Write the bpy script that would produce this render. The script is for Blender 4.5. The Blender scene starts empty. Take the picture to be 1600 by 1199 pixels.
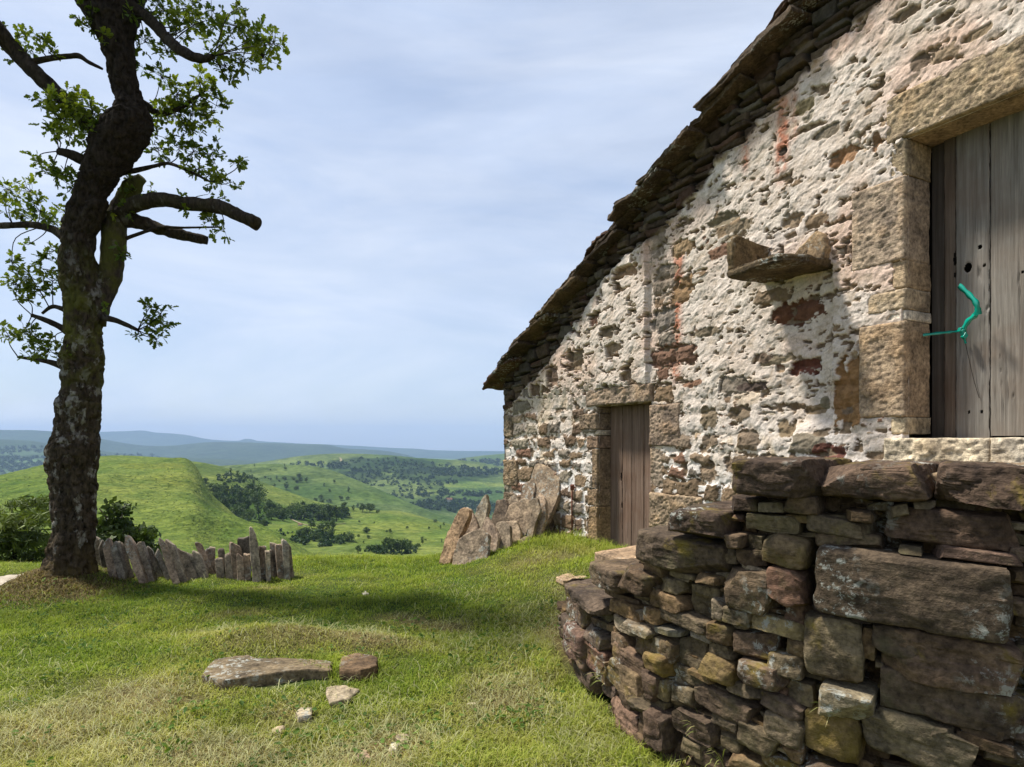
import bpy, math, random
import numpy as np
from mathutils import Vector
from math import radians, sin, cos, pi, atan2, sqrt

random.seed(7)
RNG = np.random.default_rng(7)
SC = bpy.context.scene
COL = SC.collection

# ------------------------------------------------------------------ camera, sky, sun
EYE = 1.55          # eye height above the lawn
F = 1000.0          # focal length in photo pixels (photo 1600 x 1199)
CX, HY = 800.0, 690.0
cam_d = bpy.data.cameras.new('camera')
cam_d.sensor_width = 36.0
cam_d.lens = 36.0 * F / 1600.0
cam_d.shift_y = (HY - 599.5) / 1600.0
cam_d.clip_start = 0.05
cam_d.clip_end = 40000.0
cam = bpy.data.objects.new('camera', cam_d)
cam.location = (0, 0, EYE)
cam.rotation_euler = (pi / 2, 0, 0)
COL.objects.link(cam)
SC.camera = cam

SUN_EL = radians(62)
SUN_H = (-0.95, 0.30)
_l = math.hypot(*SUN_H)
SUN_H = (SUN_H[0] / _l, SUN_H[1] / _l)
SUN_V = Vector((SUN_H[0] * cos(SUN_EL), SUN_H[1] * cos(SUN_EL), sin(SUN_EL)))
sun_d = bpy.data.lights.new('sun', 'SUN')
sun_d.energy = 4.4
sun_d.angle = radians(6.0)
sun_d.color = (1.0, 0.965, 0.895)
sun = bpy.data.objects.new('sun', sun_d)
sun.rotation_euler = SUN_V.to_track_quat('Z', 'Y').to_euler()
COL.objects.link(sun)

W = bpy.data.worlds.new('World')
SC.world = W
W.use_nodes = True
nt = W.node_tree
for n in list(nt.nodes):
    nt.nodes.remove(n)
def wn(t, **k):
    n = nt.nodes.new(t)
    for a, v in k.items():
        setattr(n, a, v)
    return n
w_out = wn('ShaderNodeOutputWorld')
w_bg = wn('ShaderNodeBackground')
w_sky = wn('ShaderNodeTexSky', sky_type='NISHITA', sun_disc=False)
w_sky.sun_elevation = SUN_EL
w_sky.sun_rotation = atan2(SUN_H[0], SUN_H[1])
w_sky.altitude = 700
w_sky.air_density = 1.0
w_sky.dust_density = 2.0
w_sky.ozone_density = 1.5
w_tc = wn('ShaderNodeTexCoord')
w_map = wn('ShaderNodeMapping')
w_map.inputs['Rotation'].default_value = (0.5, 0.25, 0.5)
w_map.inputs['Scale'].default_value = (1.0, 2.6, 4.6)
w_n = wn('ShaderNodeTexNoise')
w_n.inputs['Scale'].default_value = 1.3
w_n.inputs['Detail'].default_value = 7
w_n.inputs['Roughness'].default_value = 0.55
w_n.inputs['Distortion'].default_value = 0.7
w_r = wn('ShaderNodeMapRange')
w_r.inputs['From Min'].default_value = 0.30
w_r.inputs['From Max'].default_value = 0.72
w_r.inputs['To Min'].default_value = 0.40
w_r.inputs['To Max'].default_value = 0.96
w_mix = wn('ShaderNodeMixRGB')
w_mix.inputs[2].default_value = (6.2, 7.0, 8.5, 1)     # thin high cloud veil
w_n2 = wn('ShaderNodeTexNoise')
w_n2.inputs['Scale'].default_value = 2.1
w_n2.inputs['Detail'].default_value = 8
w_n2.inputs['Roughness'].default_value = 0.6
w_n2.inputs['Distortion'].default_value = 1.1
w_map2 = wn('ShaderNodeMapping')
w_map2.inputs['Rotation'].default_value = (0.2, 0.5, 0.9)
w_map2.inputs['Scale'].default_value = (0.8, 1.4, 4.2)
nt.links.new(w_tc.outputs['Generated'], w_map2.inputs['Vector'])
nt.links.new(w_map2.outputs[0], w_n2.inputs['Vector'])
w_r2 = wn('ShaderNodeMapRange')
w_r2.inputs['From Min'].default_value = 0.34
w_r2.inputs['From Max'].default_value = 0.68
nt.links.new(w_n2.outputs['Fac'], w_r2.inputs['Value'])
w_veil = wn('ShaderNodeMixRGB')
w_veil.inputs[1].default_value = (5.0, 5.85, 7.5, 1)
w_veil.inputs[2].default_value = (6.5, 7.05, 8.1, 1)
nt.links.new(w_r2.outputs[0], w_veil.inputs[0])
nt.links.new(w_veil.outputs[0], w_mix.inputs[2])
nt.links.new(w_tc.outputs['Generated'], w_map.inputs['Vector'])
nt.links.new(w_map.outputs[0], w_n.inputs['Vector'])
nt.links.new(w_n.outputs['Fac'], w_r.inputs['Value'])
# veil thinned overhead, mostly out of view, to cut fill light and deepen shadows
w_sep = wn('ShaderNodeSeparateXYZ')
nt.links.new(w_tc.outputs['Generated'], w_sep.inputs[0])
w_z = wn('ShaderNodeMapRange')
w_z.inputs['From Min'].default_value = 0.45
w_z.inputs['From Max'].default_value = 0.95
w_z.inputs['To Min'].default_value = 1.0
w_z.inputs['To Max'].default_value = 0.35
nt.links.new(w_sep.outputs[2], w_z.inputs['Value'])
w_m = wn('ShaderNodeMath', operation='MULTIPLY')
nt.links.new(w_r.outputs[0], w_m.inputs[0])
nt.links.new(w_z.outputs[0], w_m.inputs[1])
nt.links.new(w_m.outputs[0], w_mix.inputs[0])
nt.links.new(w_sky.outputs[0], w_mix.inputs[1])
nt.links.new(w_mix.outputs[0], w_bg.inputs['Color'])
nt.links.new(w_bg.outputs[0], w_out.inputs['Surface'])
w_bg.inputs['Strength'].default_value = 0.088

SC.view_settings.view_transform = 'Standard'
SC.view_settings.look = 'None'
SC.view_settings.gamma = 1.0
SC.view_settings.exposure = 0.64
SC.render.engine = 'CYCLES'
SC.cycles.use_denoising = True
SC.cycles.max_bounces = 7
SC.cycles.diffuse_bounces = 3
SC.cycles.transparent_max_bounces = 8
SC.cycles.transmission_bounces = 3
SC.cycles.volume_bounces = 1
SC.cycles.use_adaptive_sampling = True
SC.cycles.adaptive_threshold = 0.012

# ------------------------------------------------------------------ small maths
def _h(ix, iy, iz, seed):
    with np.errstate(over='ignore'):
        h = (ix.astype(np.uint32) * np.uint32(374761393) + iy.astype(np.uint32) * np.uint32(668265263)
             + iz.astype(np.uint32) * np.uint32(2147483647) + np.uint32((seed * 974634777) & 0xffffffff))
        h = (h ^ (h >> np.uint32(13))) * np.uint32(1274126177)
        h = (h ^ (h >> np.uint32(15))) * np.uint32(2246822519)
        h = h ^ (h >> np.uint32(16))
    return h.astype(np.float32) * np.float32(1.0 / 4294967295.0)

def vn(p, seed=0):
    """value noise, p (N,3) -> [-1,1]"""
    p = np.asarray(p, np.float32)
    f = np.floor(p)
    t = p - f
    i = f.astype(np.int64)
    t = t * t * t * (t * (t * 6 - 15) + 10)
    x, y, z = i[..., 0], i[..., 1], i[..., 2]
    tx, ty, tz = t[..., 0], t[..., 1], t[..., 2]
    r = 0
    for a in (0, 1):
        wx = tx if a else 1 - tx
        for b in (0, 1):
            wy = ty if b else 1 - ty
            for c in (0, 1):
                wz = tz if c else 1 - tz
                r = r + wx * wy * wz * _h(x + a, y + b, z + c, seed)
    return r * 2 - 1

def fbm(p, octv=4, seed=0, gain=0.5, lac=2.03):
    p = np.asarray(p, np.float32)
    r, a, s = 0, 1.0, 0.0
    for o in range(octv):
        r = r + a * vn(p, seed + o * 17)
        s += a
        a *= gain
        p = p * lac
    return r / s

def sstep(a, b, x):
    t = np.clip((np.asarray(x) - a) / (b - a), 0, 1)
    return t * t * (3 - 2 * t)

def lerp(a, b, t):
    return a + (b - a) * t

def pt(px, py, Y):
    return np.array([(px - CX) / F * Y, Y, EYE - (py - HY) / F * Y])

# ------------------------------------------------------------------ mesh helpers
def mesh_obj(name, verts, faces, mat=None, parent=None, cols=None, smooth=True, local=False, sharp=0):
    """faces: one int array (n,k) or a list of such arrays"""
    verts = np.asarray(verts, np.float32).reshape(-1, 3)
    if isinstance(faces, np.ndarray):
        faces = [faces]
    faces = [np.asarray(f, np.int32) for f in faces if len(f)]
    me = bpy.data.meshes.new(name)
    me.vertices.add(len(verts))
    me.vertices.foreach_set('co', verts.ravel())
    nl = sum(f.size for f in faces)
    npoly = sum(len(f) for f in faces)
    me.loops.add(nl)
    me.loops.foreach_set('vertex_index', np.concatenate([f.ravel() for f in faces]))
    me.polygons.add(npoly)
    tot = np.concatenate([np.full(len(f), f.shape[1], np.int32) for f in faces])
    st = np.concatenate([[0], np.cumsum(tot)[:-1]]).astype(np.int32)
    me.polygons.foreach_set('loop_start', st)
    me.polygons.foreach_set('use_smooth', np.full(npoly, bool(smooth)))
    me.update(calc_edges=True)
    if cols is not None:
        cols = np.asarray(cols, np.float32)
        if cols.shape[1] == 3:
            cols = np.concatenate([cols, np.ones((len(cols), 1), np.float32)], 1)
        at = me.color_attributes.new('Col', 'FLOAT_COLOR', 'POINT')
        at.data.foreach_set('color', cols.ravel())
    me.validate()
    if sharp:
        me.set_sharp_from_angle(angle=radians(sharp))
    o = bpy.data.objects.new(name, me)
    COL.objects.link(o)
    if mat:
        me.materials.append(mat)
    if parent:
        o.parent = parent
        if not local:                       # verts are in world space: undo the parents' shift
            w, q = Vector((0, 0, 0)), parent
            while q:
                w += q.location
                q = q.parent
            o.location = -w
    return o

def thing(name, label, cat, loc=(0, 0, 0), group=None):
    o = bpy.data.objects.new(name, None)
    COL.objects.link(o)
    o.location = loc
    o['label'] = label
    o['category'] = cat
    if group:
        o['group'] = group
    return o

def tag(o, label, cat, group=None):
    o['label'] = label
    o['category'] = cat
    if group:
        o['group'] = group
    return o

def struct(o):
    o['kind'] = 'structure'
    return o

class Bag:
    """collects pieces into one mesh; verts are kept relative to 'origin'"""
    def __init__(self):
        self.v, self.f, self.c, self.n = [], [], [], 0
    def add(self, v, fs, c=None):
        v = np.asarray(v, np.float32).reshape(-1, 3)
        if isinstance(fs, np.ndarray):
            fs = [fs]
        for f in fs:
            if len(f):
                self.f.append(np.asarray(f, np.int32) + self.n)
        self.v.append(v)
        if c is None:
            c = (0.5, 0.5, 0.5)
        c = np.asarray(c, np.float32)
        if c.ndim == 1:
            c = np.tile(c[:3], (len(v), 1))
        self.c.append(c[:, :3])
        self.n += len(v)
    def build(self, name, mat, parent=None, smooth=True, local=False, sharp=0):
        v = np.concatenate(self.v)
        by = {}
        for f in self.f:
            by.setdefault(f.shape[1], []).append(f)
        fs = [np.concatenate(x) for x in by.values()]
        return mesh_obj(name, v, fs, mat, parent, np.concatenate(self.c), smooth, local, sharp)

def grid_faces(nr, nc, wrap=False):
    r = np.arange(nr - 1)[:, None]
    c = np.arange(nc if wrap else nc - 1)[None, :]
    a = r * nc + c
    b = r * nc + (c + 1) % nc
    return np.stack([a, b, b + nc, a + nc], -1).reshape(-1, 4)

def box_arr(lo, hi):
    x0, y0, z0 = lo
    x1, y1, z1 = hi
    v = np.array([[x0, y0, z0], [x1, y0, z0], [x1, y1, z0], [x0, y1, z0],
                  [x0, y0, z1], [x1, y0, z1], [x1, y1, z1], [x0, y1, z1]], np.float32)
    f = np.array([[0, 3, 2, 1], [4, 5, 6, 7], [0, 1, 5, 4], [1, 2, 6, 5], [2, 3, 7, 6], [3, 0, 4, 7]])
    return v, f

# cube-surface template for stones
def cube_template(n):
    lin = np.linspace(-1, 1, n)
    vs, fs, idx = [], [], {}
    def vid(p):
        k = tuple(np.round(p, 5))
        if k not in idx:
            idx[k] = len(vs)
            vs.append(p)
        return idx[k]
    for ax in range(3):
        for sg in (-1, 1):
            for i in range(n - 1):
                for j in range(n - 1):
                    q = []
                    for a, b in ((i, j), (i + 1, j), (i + 1, j + 1), (i, j + 1)):
                        p = np.zeros(3)
                        p[ax] = sg
                        p[(ax + 1) % 3] = lin[a]
                        p[(ax + 2) % 3] = lin[b]
                        q.append(vid(p))
                    fs.append(q if sg > 0 else q[::-1])
    return np.array(vs, np.float32), np.array(fs, np.int32)
TPL9 = cube_template(10)
TPL14 = cube_template(17)
TPL28 = cube_template(30)

def stone_shape(w, d, h, seed, tpl=None, rough=0.06, rnd=7.0, skew=0.16, cuts=4, strata=0.5):
    """irregular block about the origin, x wide, y deep, z high"""
    r = np.random.default_rng(seed)
    V, Fc = tpl or TPL9
    k = rnd * 1.7
    q = V / (np.sum(np.abs(V) ** k, 1, keepdims=True) ** (1 / k))
    c = r.uniform(-skew, skew, (2, 2, 2))
    sx = (q[:, 0] + 1) / 2
    sz = (q[:, 2] + 1) / 2
    for a in (0, 1):
        wgt = (1 - sx) * (1 - sz) * c[0, 0, a] + sx * (1 - sz) * c[1, 0, a] + (1 - sx) * sz * c[0, 1, a] + sx * sz * c[1, 1, a]
        q[:, 0 if a == 0 else 2] += wgt
    s = np.array([w, d, h]) / 2
    p = q * s
    m = min(w, h)
    for j in range(cuts * 2):
        nrm = r.normal(size=3)
        if j % 2:                                  # chipped corners of the outline
            nrm[1] *= .35
        nrm /= np.linalg.norm(nrm)
        ext = np.sum(np.abs(nrm) * s)
        off = ext * r.uniform(0.66, 0.92)
        e = np.maximum(p @ nrm - off, 0)
        p = p - e[:, None] * nrm
    o = r.uniform(-50, 50, 3)
    nn = fbm(p / (0.5 * m + 0.03) + o, 3, 3)
    n2 = fbm(p / (0.13 * m + 0.015) + o, 4, 9, .6)
    g = fbm(np.stack([p[:, 0] / (.9 * m + .05), p[:, 1] * 0, p[:, 2] / (.35 * m + .03)], 1) + o, 3, 15) * 3.5
    fr = g - np.floor(g)
    ter = np.floor(g) + sstep(0.0, 0.22, fr)       # split layers on the face
    lay = vn(np.stack([p[:, 0] / 0.3, p[:, 1] / 0.3, p[:, 2] / (0.10 * m + 0.012)], 1) + o, 5) * strata
    nv = p / s
    nv = np.sign(nv) * np.abs(nv) ** 3
    nv = nv / (np.linalg.norm(nv, axis=1, keepdims=True) + 1e-6)
    p = p + nv * ((nn * 0.9 + n2 * 0.6) * rough * m + lay * rough * 0.3 * m)[:, None]
    p[:, 1] -= ter * min(rough * m * .42, .010) * (nv[:, 1] < -.5)
    return p, Fc

def rot_z(p, a):
    c, s = cos(a), sin(a)
    return p @ np.array([[c, s, 0], [-s, c, 0], [0, 0, 1]])
def rot_y(p, a):
    c, s = cos(a), sin(a)
    return p @ np.array([[c, 0, -s], [0, 1, 0], [s, 0, c]])
def rot_x(p, a):
    c, s = cos(a), sin(a)
    return p @ np.array([[1, 0, 0], [0, c, s], [0, -s, c]])

def resample(poly, M):
    P = np.asarray(poly, float)
    Q = np.vstack([P, P[:1]])
    L = np.concatenate([[0], np.cumsum(np.linalg.norm(np.diff(Q, axis=0), axis=1))])
    t = np.linspace(0, L[-1], M, endpoint=False)
    return np.stack([np.interp(t, L, Q[:, 0]), np.interp(t, L, Q[:, 1])], 1)

def radial_slab(outline, thick, O, ex, ey, en, seed, M=72, rough=0.012, edge=0.22, smoothit=1, rings=(0.93, 0.82, 0.68, 0.52, 0.36, 0.2, 0.08)):
    """a stone plate: 2-D outline (in ex, ey about O), front face towards en, real thickness behind it"""
    P = resample(outline, M)
    for _ in range(smoothit):
        P = 0.25 * np.roll(P, 1, 0) + 0.5 * P + 0.25 * np.roll(P, -1, 0)
    c = P.mean(0)
    size = np.sqrt(np.mean(np.sum((P - c) ** 2, 1)))
    o = np.random.default_rng(seed).uniform(-40, 40, 3)
    nz = fbm(np.concatenate([P / 0.07, np.zeros((M, 1))], 1) + o, 3, 2)
    P = P + (P - c) / (np.linalg.norm(P - c, axis=1, keepdims=True) + 1e-6) * (nz * rough * 1.3)[:, None]
    rows = []
    bev = min(thick * edge, 0.011)
    def ring(s, z):
        q = c + (P - c) * s
        rows.append(np.concatenate([q, np.full((M, 1), z)], 1))
    ins = 1 - bev / (size + 1e-6)
    for s in rings[::-1]:
        ring(s * ins, 0)
    ring(ins, -0.0)
    ring(1 - 0.3 * (1 - ins), -bev * 0.45)
    for k in range(1, 5):
        ring(1.0 + 0.0, -lerp(bev, thick - bev, (k - 1) / 3.0))
    ring(ins, -thick)
    for s in rings:
        ring(s * ins, -thick)
    R = np.array(rows)
    nr = len(R)
    V = R.reshape(-1, 3)
    n1 = fbm(V / 0.16 + o, 3, 21)
    n2 = fbm(V / 0.035 + o, 3, 22)
    lay = vn(np.stack([V[:, 0] / 0.5, V[:, 1] / 0.5, V[:, 2] / 0.018], 1) + o, 8)
    dz = (n1 * 1.3 + n2 * 0.45) * rough
    V[:, 2] += dz
    r2 = (V[:, :2] - c)
    side = (V[:, 2] < -bev * 0.4) & (V[:, 2] > -thick + bev * 0.4)
    ln = np.linalg.norm(r2, axis=1, keepdims=True) + 1e-6
    V[:, :2] += r2 / ln * (np.where(side, lay * rough * 0.9 + n2 * rough * 0.5, 0))[:, None]
    fs = [grid_faces(nr, M, True)]
    V = np.vstack([V, [[c[0], c[1], V[:M, 2].mean()], [c[0], c[1], V[-M:, 2].mean()]]])
    i0, i1 = nr * M, nr * M + 1
    a = np.arange(M)
    fs.append(np.stack([np.full(M, i0), (a + 1) % M, a], 1)[:, ::-1])
    b = (nr - 1) * M
    fs.append(np.stack([np.full(M, i1), b + a, b + (a + 1) % M], 1)[:, ::-1])
    O, ex, ey, en = (np.asarray(x, float) for x in (O, ex, ey, en))
    X = O + V[:, :1] * ex + V[:, 1:2] * ey + V[:, 2:3] * en
    # keep outward facing
    if np.dot(np.cross(ex, ey), en) > 0:
        fs = [f[:, ::-1] for f in fs]
    return X, fs

def tube(path, rad, sides=12, seed=0, bump=0.0, bscale=0.1, cap=True):
    path = np.asarray(path, float)
    rad = np.asarray(rad, float)
    n = len(path)
    tg = np.gradient(path, axis=0)
    tg /= np.linalg.norm(tg, axis=1, keepdims=True) + 1e-9
    up = np.array([0.0, 0.0, 1.0]) if abs(tg[0, 2]) < 0.8 else np.array([0.0, 1.0, 0.0])
    rows = []
    a = np.linspace(0, 2 * pi, sides, endpoint=False)
    u = np.cross(tg[0], up)
    u /= np.linalg.norm(u)
    for i in range(n):
        u = u - tg[i] * np.dot(u, tg[i])
        u /= np.linalg.norm(u) + 1e-9
        v = np.cross(tg[i], u)
        rows.append(path[i] + rad[i] * (np.cos(a)[:, None] * u + np.sin(a)[:, None] * v))
    V = np.array(rows)
    if bump:
        C = np.repeat(path[:, None], sides, 1)
        nrm = (V - C)
        nrm /= np.linalg.norm(nrm, axis=2, keepdims=True) + 1e-9
        q = V.reshape(-1, 3) / bscale
        d = fbm(q, 4, seed) * bump
        V = V + nrm * d.reshape(n, sides, 1)
    V = V.reshape(-1, 3)
    fs = [grid_faces(n, sides, True)]
    if cap:
        V = np.vstack([V, path[:1], path[-1:]])
        i0, i1 = n * sides, n * sides + 1
        k = np.arange(sides)
        fs.append(np.stack([np.full(sides, i0), (k + 1) % sides, k], 1))
        b = (n - 1) * sides
        fs.append(np.stack([np.full(sides, i1), b + k, b + (k + 1) % sides], 1))
    return V, fs

def spline(pts, n):
    """Catmull-Rom through pts (k,d) -> n samples"""
    P = np.asarray(pts, float)
    P = np.vstack([2 * P[0] - P[1], P, 2 * P[-1] - P[-2]])
    k = len(P) - 3
    out = []
    for t in np.linspace(0, k - 1e-6, n):
        i = int(t)
        f = t - i
        p0, p1, p2, p3 = P[i:i + 4]
        out.append(0.5 * (2 * p1 + (p2 - p0) * f + (2 * p0 - 5 * p1 + 4 * p2 - p3) * f * f + (3 * p1 - p0 - 3 * p2 + p3) * f ** 3))
    return np.array(out)

# ------------------------------------------------------------------ materials
class NT:
    def __init__(self, name):
        self.m = bpy.data.materials.new(name)
        self.m.use_nodes = True
        self.t = self.m.node_tree
        self.b = self.t.nodes['Principled BSDF']
        self.out = self.t.nodes['Material Output']
    def n(self, t, **k):
        x = self.t.nodes.new(t)
        for a, v in k.items():
            setattr(x, a, v)
        return x
    def l(self, a, b):
        self.t.links.new(a, b)
    def coord(self, scale=(1, 1, 1), rot=(0, 0, 0)):
        c = self.n('ShaderNodeTexCoord')
        m = self.n('ShaderNodeMapping')
        m.inputs['Scale'].default_value = scale
        m.inputs['Rotation'].default_value = rot
        self.l(c.outputs['Object'], m.inputs['Vector'])
        return m.outputs[0]
    def noise(self, vec, scale, detail=4, rough=0.55, dist=0.0):
        x = self.n('ShaderNodeTexNoise')
        x.inputs['Scale'].default_value = scale
        x.inputs['Detail'].default_value = detail
        x.inputs['Roughness'].default_value = rough
        x.inputs['Distortion'].default_value = dist
        self.l(vec, x.inputs['Vector'])
        return x.outputs['Fac']
    def rng(self, v, a, b, c=0.0, d=1.0):
        x = self.n('ShaderNodeMapRange')
        x.inputs['From Min'].default_value = a
        x.inputs['From Max'].default_value = b
        x.inputs['To Min'].default_value = c
        x.inputs['To Max'].default_value = d
        self.l(v, x.inputs['Value'])
        return x.outputs[0]
    def mix(self, fac, a, b, mode='MIX'):
        x = self.n('ShaderNodeMixRGB', blend_type=mode)
        for s, v in ((0, fac), (1, a), (2, b)):
            if hasattr(v, 'links') or hasattr(v, 'is_linked'):
                self.l(v, x.inputs[s])
            elif s == 0:
                x.inputs[0].default_value = v
            else:
                x.inputs[s].default_value = tuple(v) + (1,) if len(v) == 3 else v
        return x.outputs[0]
    def math(self, op, a, b=None):
        x = self.n('ShaderNodeMath', operation=op)
        for s, v in ((0, a), (1, b)):
            if v is None:
                continue
            if hasattr(v, 'is_linked'):
                self.l(v, x.inputs[s])
            else:
                x.inputs[s].default_value = v
        return x.outputs[0]
    def attr(self, name='Col'):
        x = self.n('ShaderNodeAttribute', attribute_name=name)
        return x.outputs['Color']
    def bump(self, h, dist, strength=1.0):
        x = self.n('ShaderNodeBump')
        x.inputs['Strength'].default_value = strength
        x.inputs['Distance'].default_value = dist
        self.l(h, x.inputs['Height'])
        self.l(x.outputs[0], self.b.inputs['Normal'])
    def base(self, c):
        if hasattr(c, 'is_linked'):
            self.l(c, self.b.inputs['Base Color'])
        else:
            self.b.inputs['Base Color'].default_value = tuple(c) + (1,)
    def rough(self, r, spec=0.25):
        self.b.inputs['Roughness'].default_value = r
        self.b.inputs['Specular IOR Level'].default_value = spec

def mat_stone(name, lichen=0.0, moss=0.0, dark=1.0, bumpd=0.012):
    m = NT(name)
    v = m.coord()
    n1 = m.noise(v, 7, 6, 0.62)
    n2 = m.noise(v, 38, 5, 0.65)
    n3 = m.noise(m.coord((6, 6, 40)), 1.6, 4, 0.6)
    a = m.attr()
    c = m.mix(1.0, a, m.mix(m.rng(n1, 0.3, 0.72), (0.40 * dark, 0.37 * dark, 0.34 * dark), (1.60 * dark, 1.46 * dark, 1.24 * dark)), 'MULTIPLY')
    c = m.mix(1.0, c, m.mix(m.rng(n2, 0.32, 0.68), (0.48, 0.46, 0.44), (1.5, 1.46, 1.38)), 'MULTIPLY')
    c = m.mix(m.rng(n3, 0.55, 0.75, 0, 0.18), c, (0.12, 0.085, 0.05))
    if moss:
        nm = m.noise(v, 5.0, 5, 0.65, 0.4)
        c = m.mix(m.rng(nm, 0.60 - moss * 0.1, 0.72, 0, 0.75), c, (0.20, 0.145, 0.02))
        ng = m.noise(m.coord((1, 1, 1), (0.4, 0.8, 0.2)), 4.0, 5, 0.7)
        c = m.mix(m.rng(ng, 0.55, 0.72, 0, 0.55), c, (0.13, 0.115, 0.055))
    if lichen:
        nl = m.noise(v, 21.0, 7, 0.75, 0.3)
        nb = m.noise(m.coord((1, 1, 1), (1, 0.3, 0.6)), 2.4, 2, 0.5)
        f = m.math('MULTIPLY', m.rng(nl, 0.53, 0.58, 0, 1), m.rng(nb, 0.58 - lichen * 0.14, 0.66 - lichen * 0.12, 0, 0.85))
        c = m.mix(f, c, (0.36, 0.36, 0.31))
    m.base(c)
    m.rough(0.92, 0.2)
    h = m.math('ADD', m.math('MULTIPLY', n1, 0.6), m.math('ADD', m.math('MULTIPLY', n2, 0.5), m.math('MULTIPLY', n3, 0.22)))
    m.bump(h, bumpd, 1.0)
    return m.m

M_STONE = mat_stone('rubble_stone', 0.12, 0.20, .80, .020)
M_STONE_MOSS = mat_stone('yellow_lichen_stone', 0.0, 1.6, .85, .020)
M_STONE_LICHEN = mat_stone('lichen_stone', 1.0, 0.0, .80, .020)
M_SLAB = mat_stone('grey_slab', 0.35, 0.0)
M_ASHLAR = mat_stone('tooled_sandstone', 0.0, 0.0, 1.0, 0.02)

def mat_plaster():
    m = NT('flaking_limewash_wall')
    v = m.coord()
    a = m.attr()
    n1 = m.noise(v, 22, 6, 0.65)
    n2 = m.noise(v, 70, 5, 0.6)
    n3 = m.noise(v, 2.6, 4, 0.6)
    c = m.mix(1.0, a, m.mix(m.rng(n1, 0.28, 0.7), (0.74, 0.71, 0.67), (1.16, 1.15, 1.13)), 'MULTIPLY')
    c = m.mix(1.0, c, m.mix(m.rng(n2, 0.3, 0.7), (0.84, 0.83, 0.82), (1.1, 1.1, 1.1)), 'MULTIPLY')
    c = m.mix(1.0, c, m.mix(m.rng(n3, 0.3, 0.7), (0.92, 0.86, 0.80), (1.04, 1.03, 1.02)), 'MULTIPLY')
    m.base(c)
    m.rough(0.95, 0.12)
    m.bump(m.math('ADD', n1, m.math('MULTIPLY', n2, 0.7)), 0.007, 0.7)
    return m.m
M_WALL = mat_plaster()

def mat_wood(name, c0, c1, red=0.0):
    m = NT(name)
    v = m.coord((26, 26, 0.9))
    n1 = m.noise(v, 1.6, 6, 0.65, 0.6)
    n2 = m.noise(m.coord((90, 90, 2.2)), 1.3, 4, 0.7)
    n3 = m.noise(m.coord((1, 1, 1)), 3.0, 3, 0.6)
    a = m.attr()
    c = m.mix(m.rng(n1, 0.3, 0.7), c0, c1)
    c = m.mix(m.rng(n2, 0.58, 0.75, 0, 0.6), c, tuple(x * 0.35 for x in c0))
    c = m.mix(m.rng(n3, 0.45, 0.7, 0, 0.5), c, tuple(np.array(c0) * np.array([1.25, 1.0, 0.85])))
    c = m.mix(1.0, c, a, 'MULTIPLY')
    m.base(c)
    m.rough(0.85, 0.2)
    m.bump(m.math('ADD', n1, m.math('MULTIPLY', n2, -0.6)), 0.006, 0.8)
    return m.m
M_WOOD_GREY = mat_wood('weathered_grey_wood', (0.12, 0.107, 0.090), (0.285, 0.26, 0.225))
M_WOOD_BROWN = mat_wood('weathered_brown_wood', (0.10, 0.062, 0.042), (0.24, 0.165, 0.12))

def mat_plain(name, col, rough=0.9, spec=0.2, bump=None):
    m = NT(name)
    v = m.coord()
    n = m.noise(v, bump[0] if bump else 12, 5, 0.6)
    c = m.mix(m.rng(n, 0.3, 0.7), tuple(x * 0.65 for x in col), tuple(min(1, x * 1.3) for x in col))
    m.base(c)
    m.rough(rough, spec)
    if bump:
        m.bump(n, bump[1], 0.8)
    return m.m
M_DARK = mat_plain('dark_earth_core', (0.035, 0.028, 0.022))
M_IRON = mat_plain('rusty_iron', (0.14, 0.045, 0.025), 0.75)

def mat_bark():
    m = NT('oak_bark')
    v = m.coord((1, 1, 0.42))
    n1 = m.noise(v, 30, 6, 0.66, 0.4)
    n2 = m.noise(m.coord((1, 1, 0.7)), 7.0, 5, 0.65)
    n3 = m.noise(m.coord((1, 1, 1), (0.5, 0.2, 0.9)), 4.0, 4, 0.65)
    a = m.attr()
    c = m.mix(m.rng(n1, 0.32, 0.66), (0.010, 0.008, 0.006), (0.095, 0.070, 0.048))
    c = m.mix(m.rng(n2, 0.565, 0.63, 0, 0.85), c, (0.30, 0.28, 0.24))      # pale lichen
    sep = m.n('ShaderNodeSeparateColor')
    m.l(a, sep.inputs[0])
    mossf = m.math('MULTIPLY', m.rng(n3, 0.42, 0.6), sep.outputs[1])
    c = m.mix(mossf, c, (0.105, 0.105, 0.018))
    c = m.mix(m.math('MULTIPLY', m.rng(n3, 0.36, 0.55), sep.outputs[2]), c, (0.10, 0.07, 0.022))
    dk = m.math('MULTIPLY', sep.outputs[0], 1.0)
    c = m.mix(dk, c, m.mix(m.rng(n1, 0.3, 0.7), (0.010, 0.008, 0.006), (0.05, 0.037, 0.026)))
    m.base(c)
    m.rough(0.95, 0.1)
    m.bump(m.math('ADD', n1, m.math('MULTIPLY', n2, 0.5)), 0.03, 1.0)
    return m.m
M_BARK = mat_bark()

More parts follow.
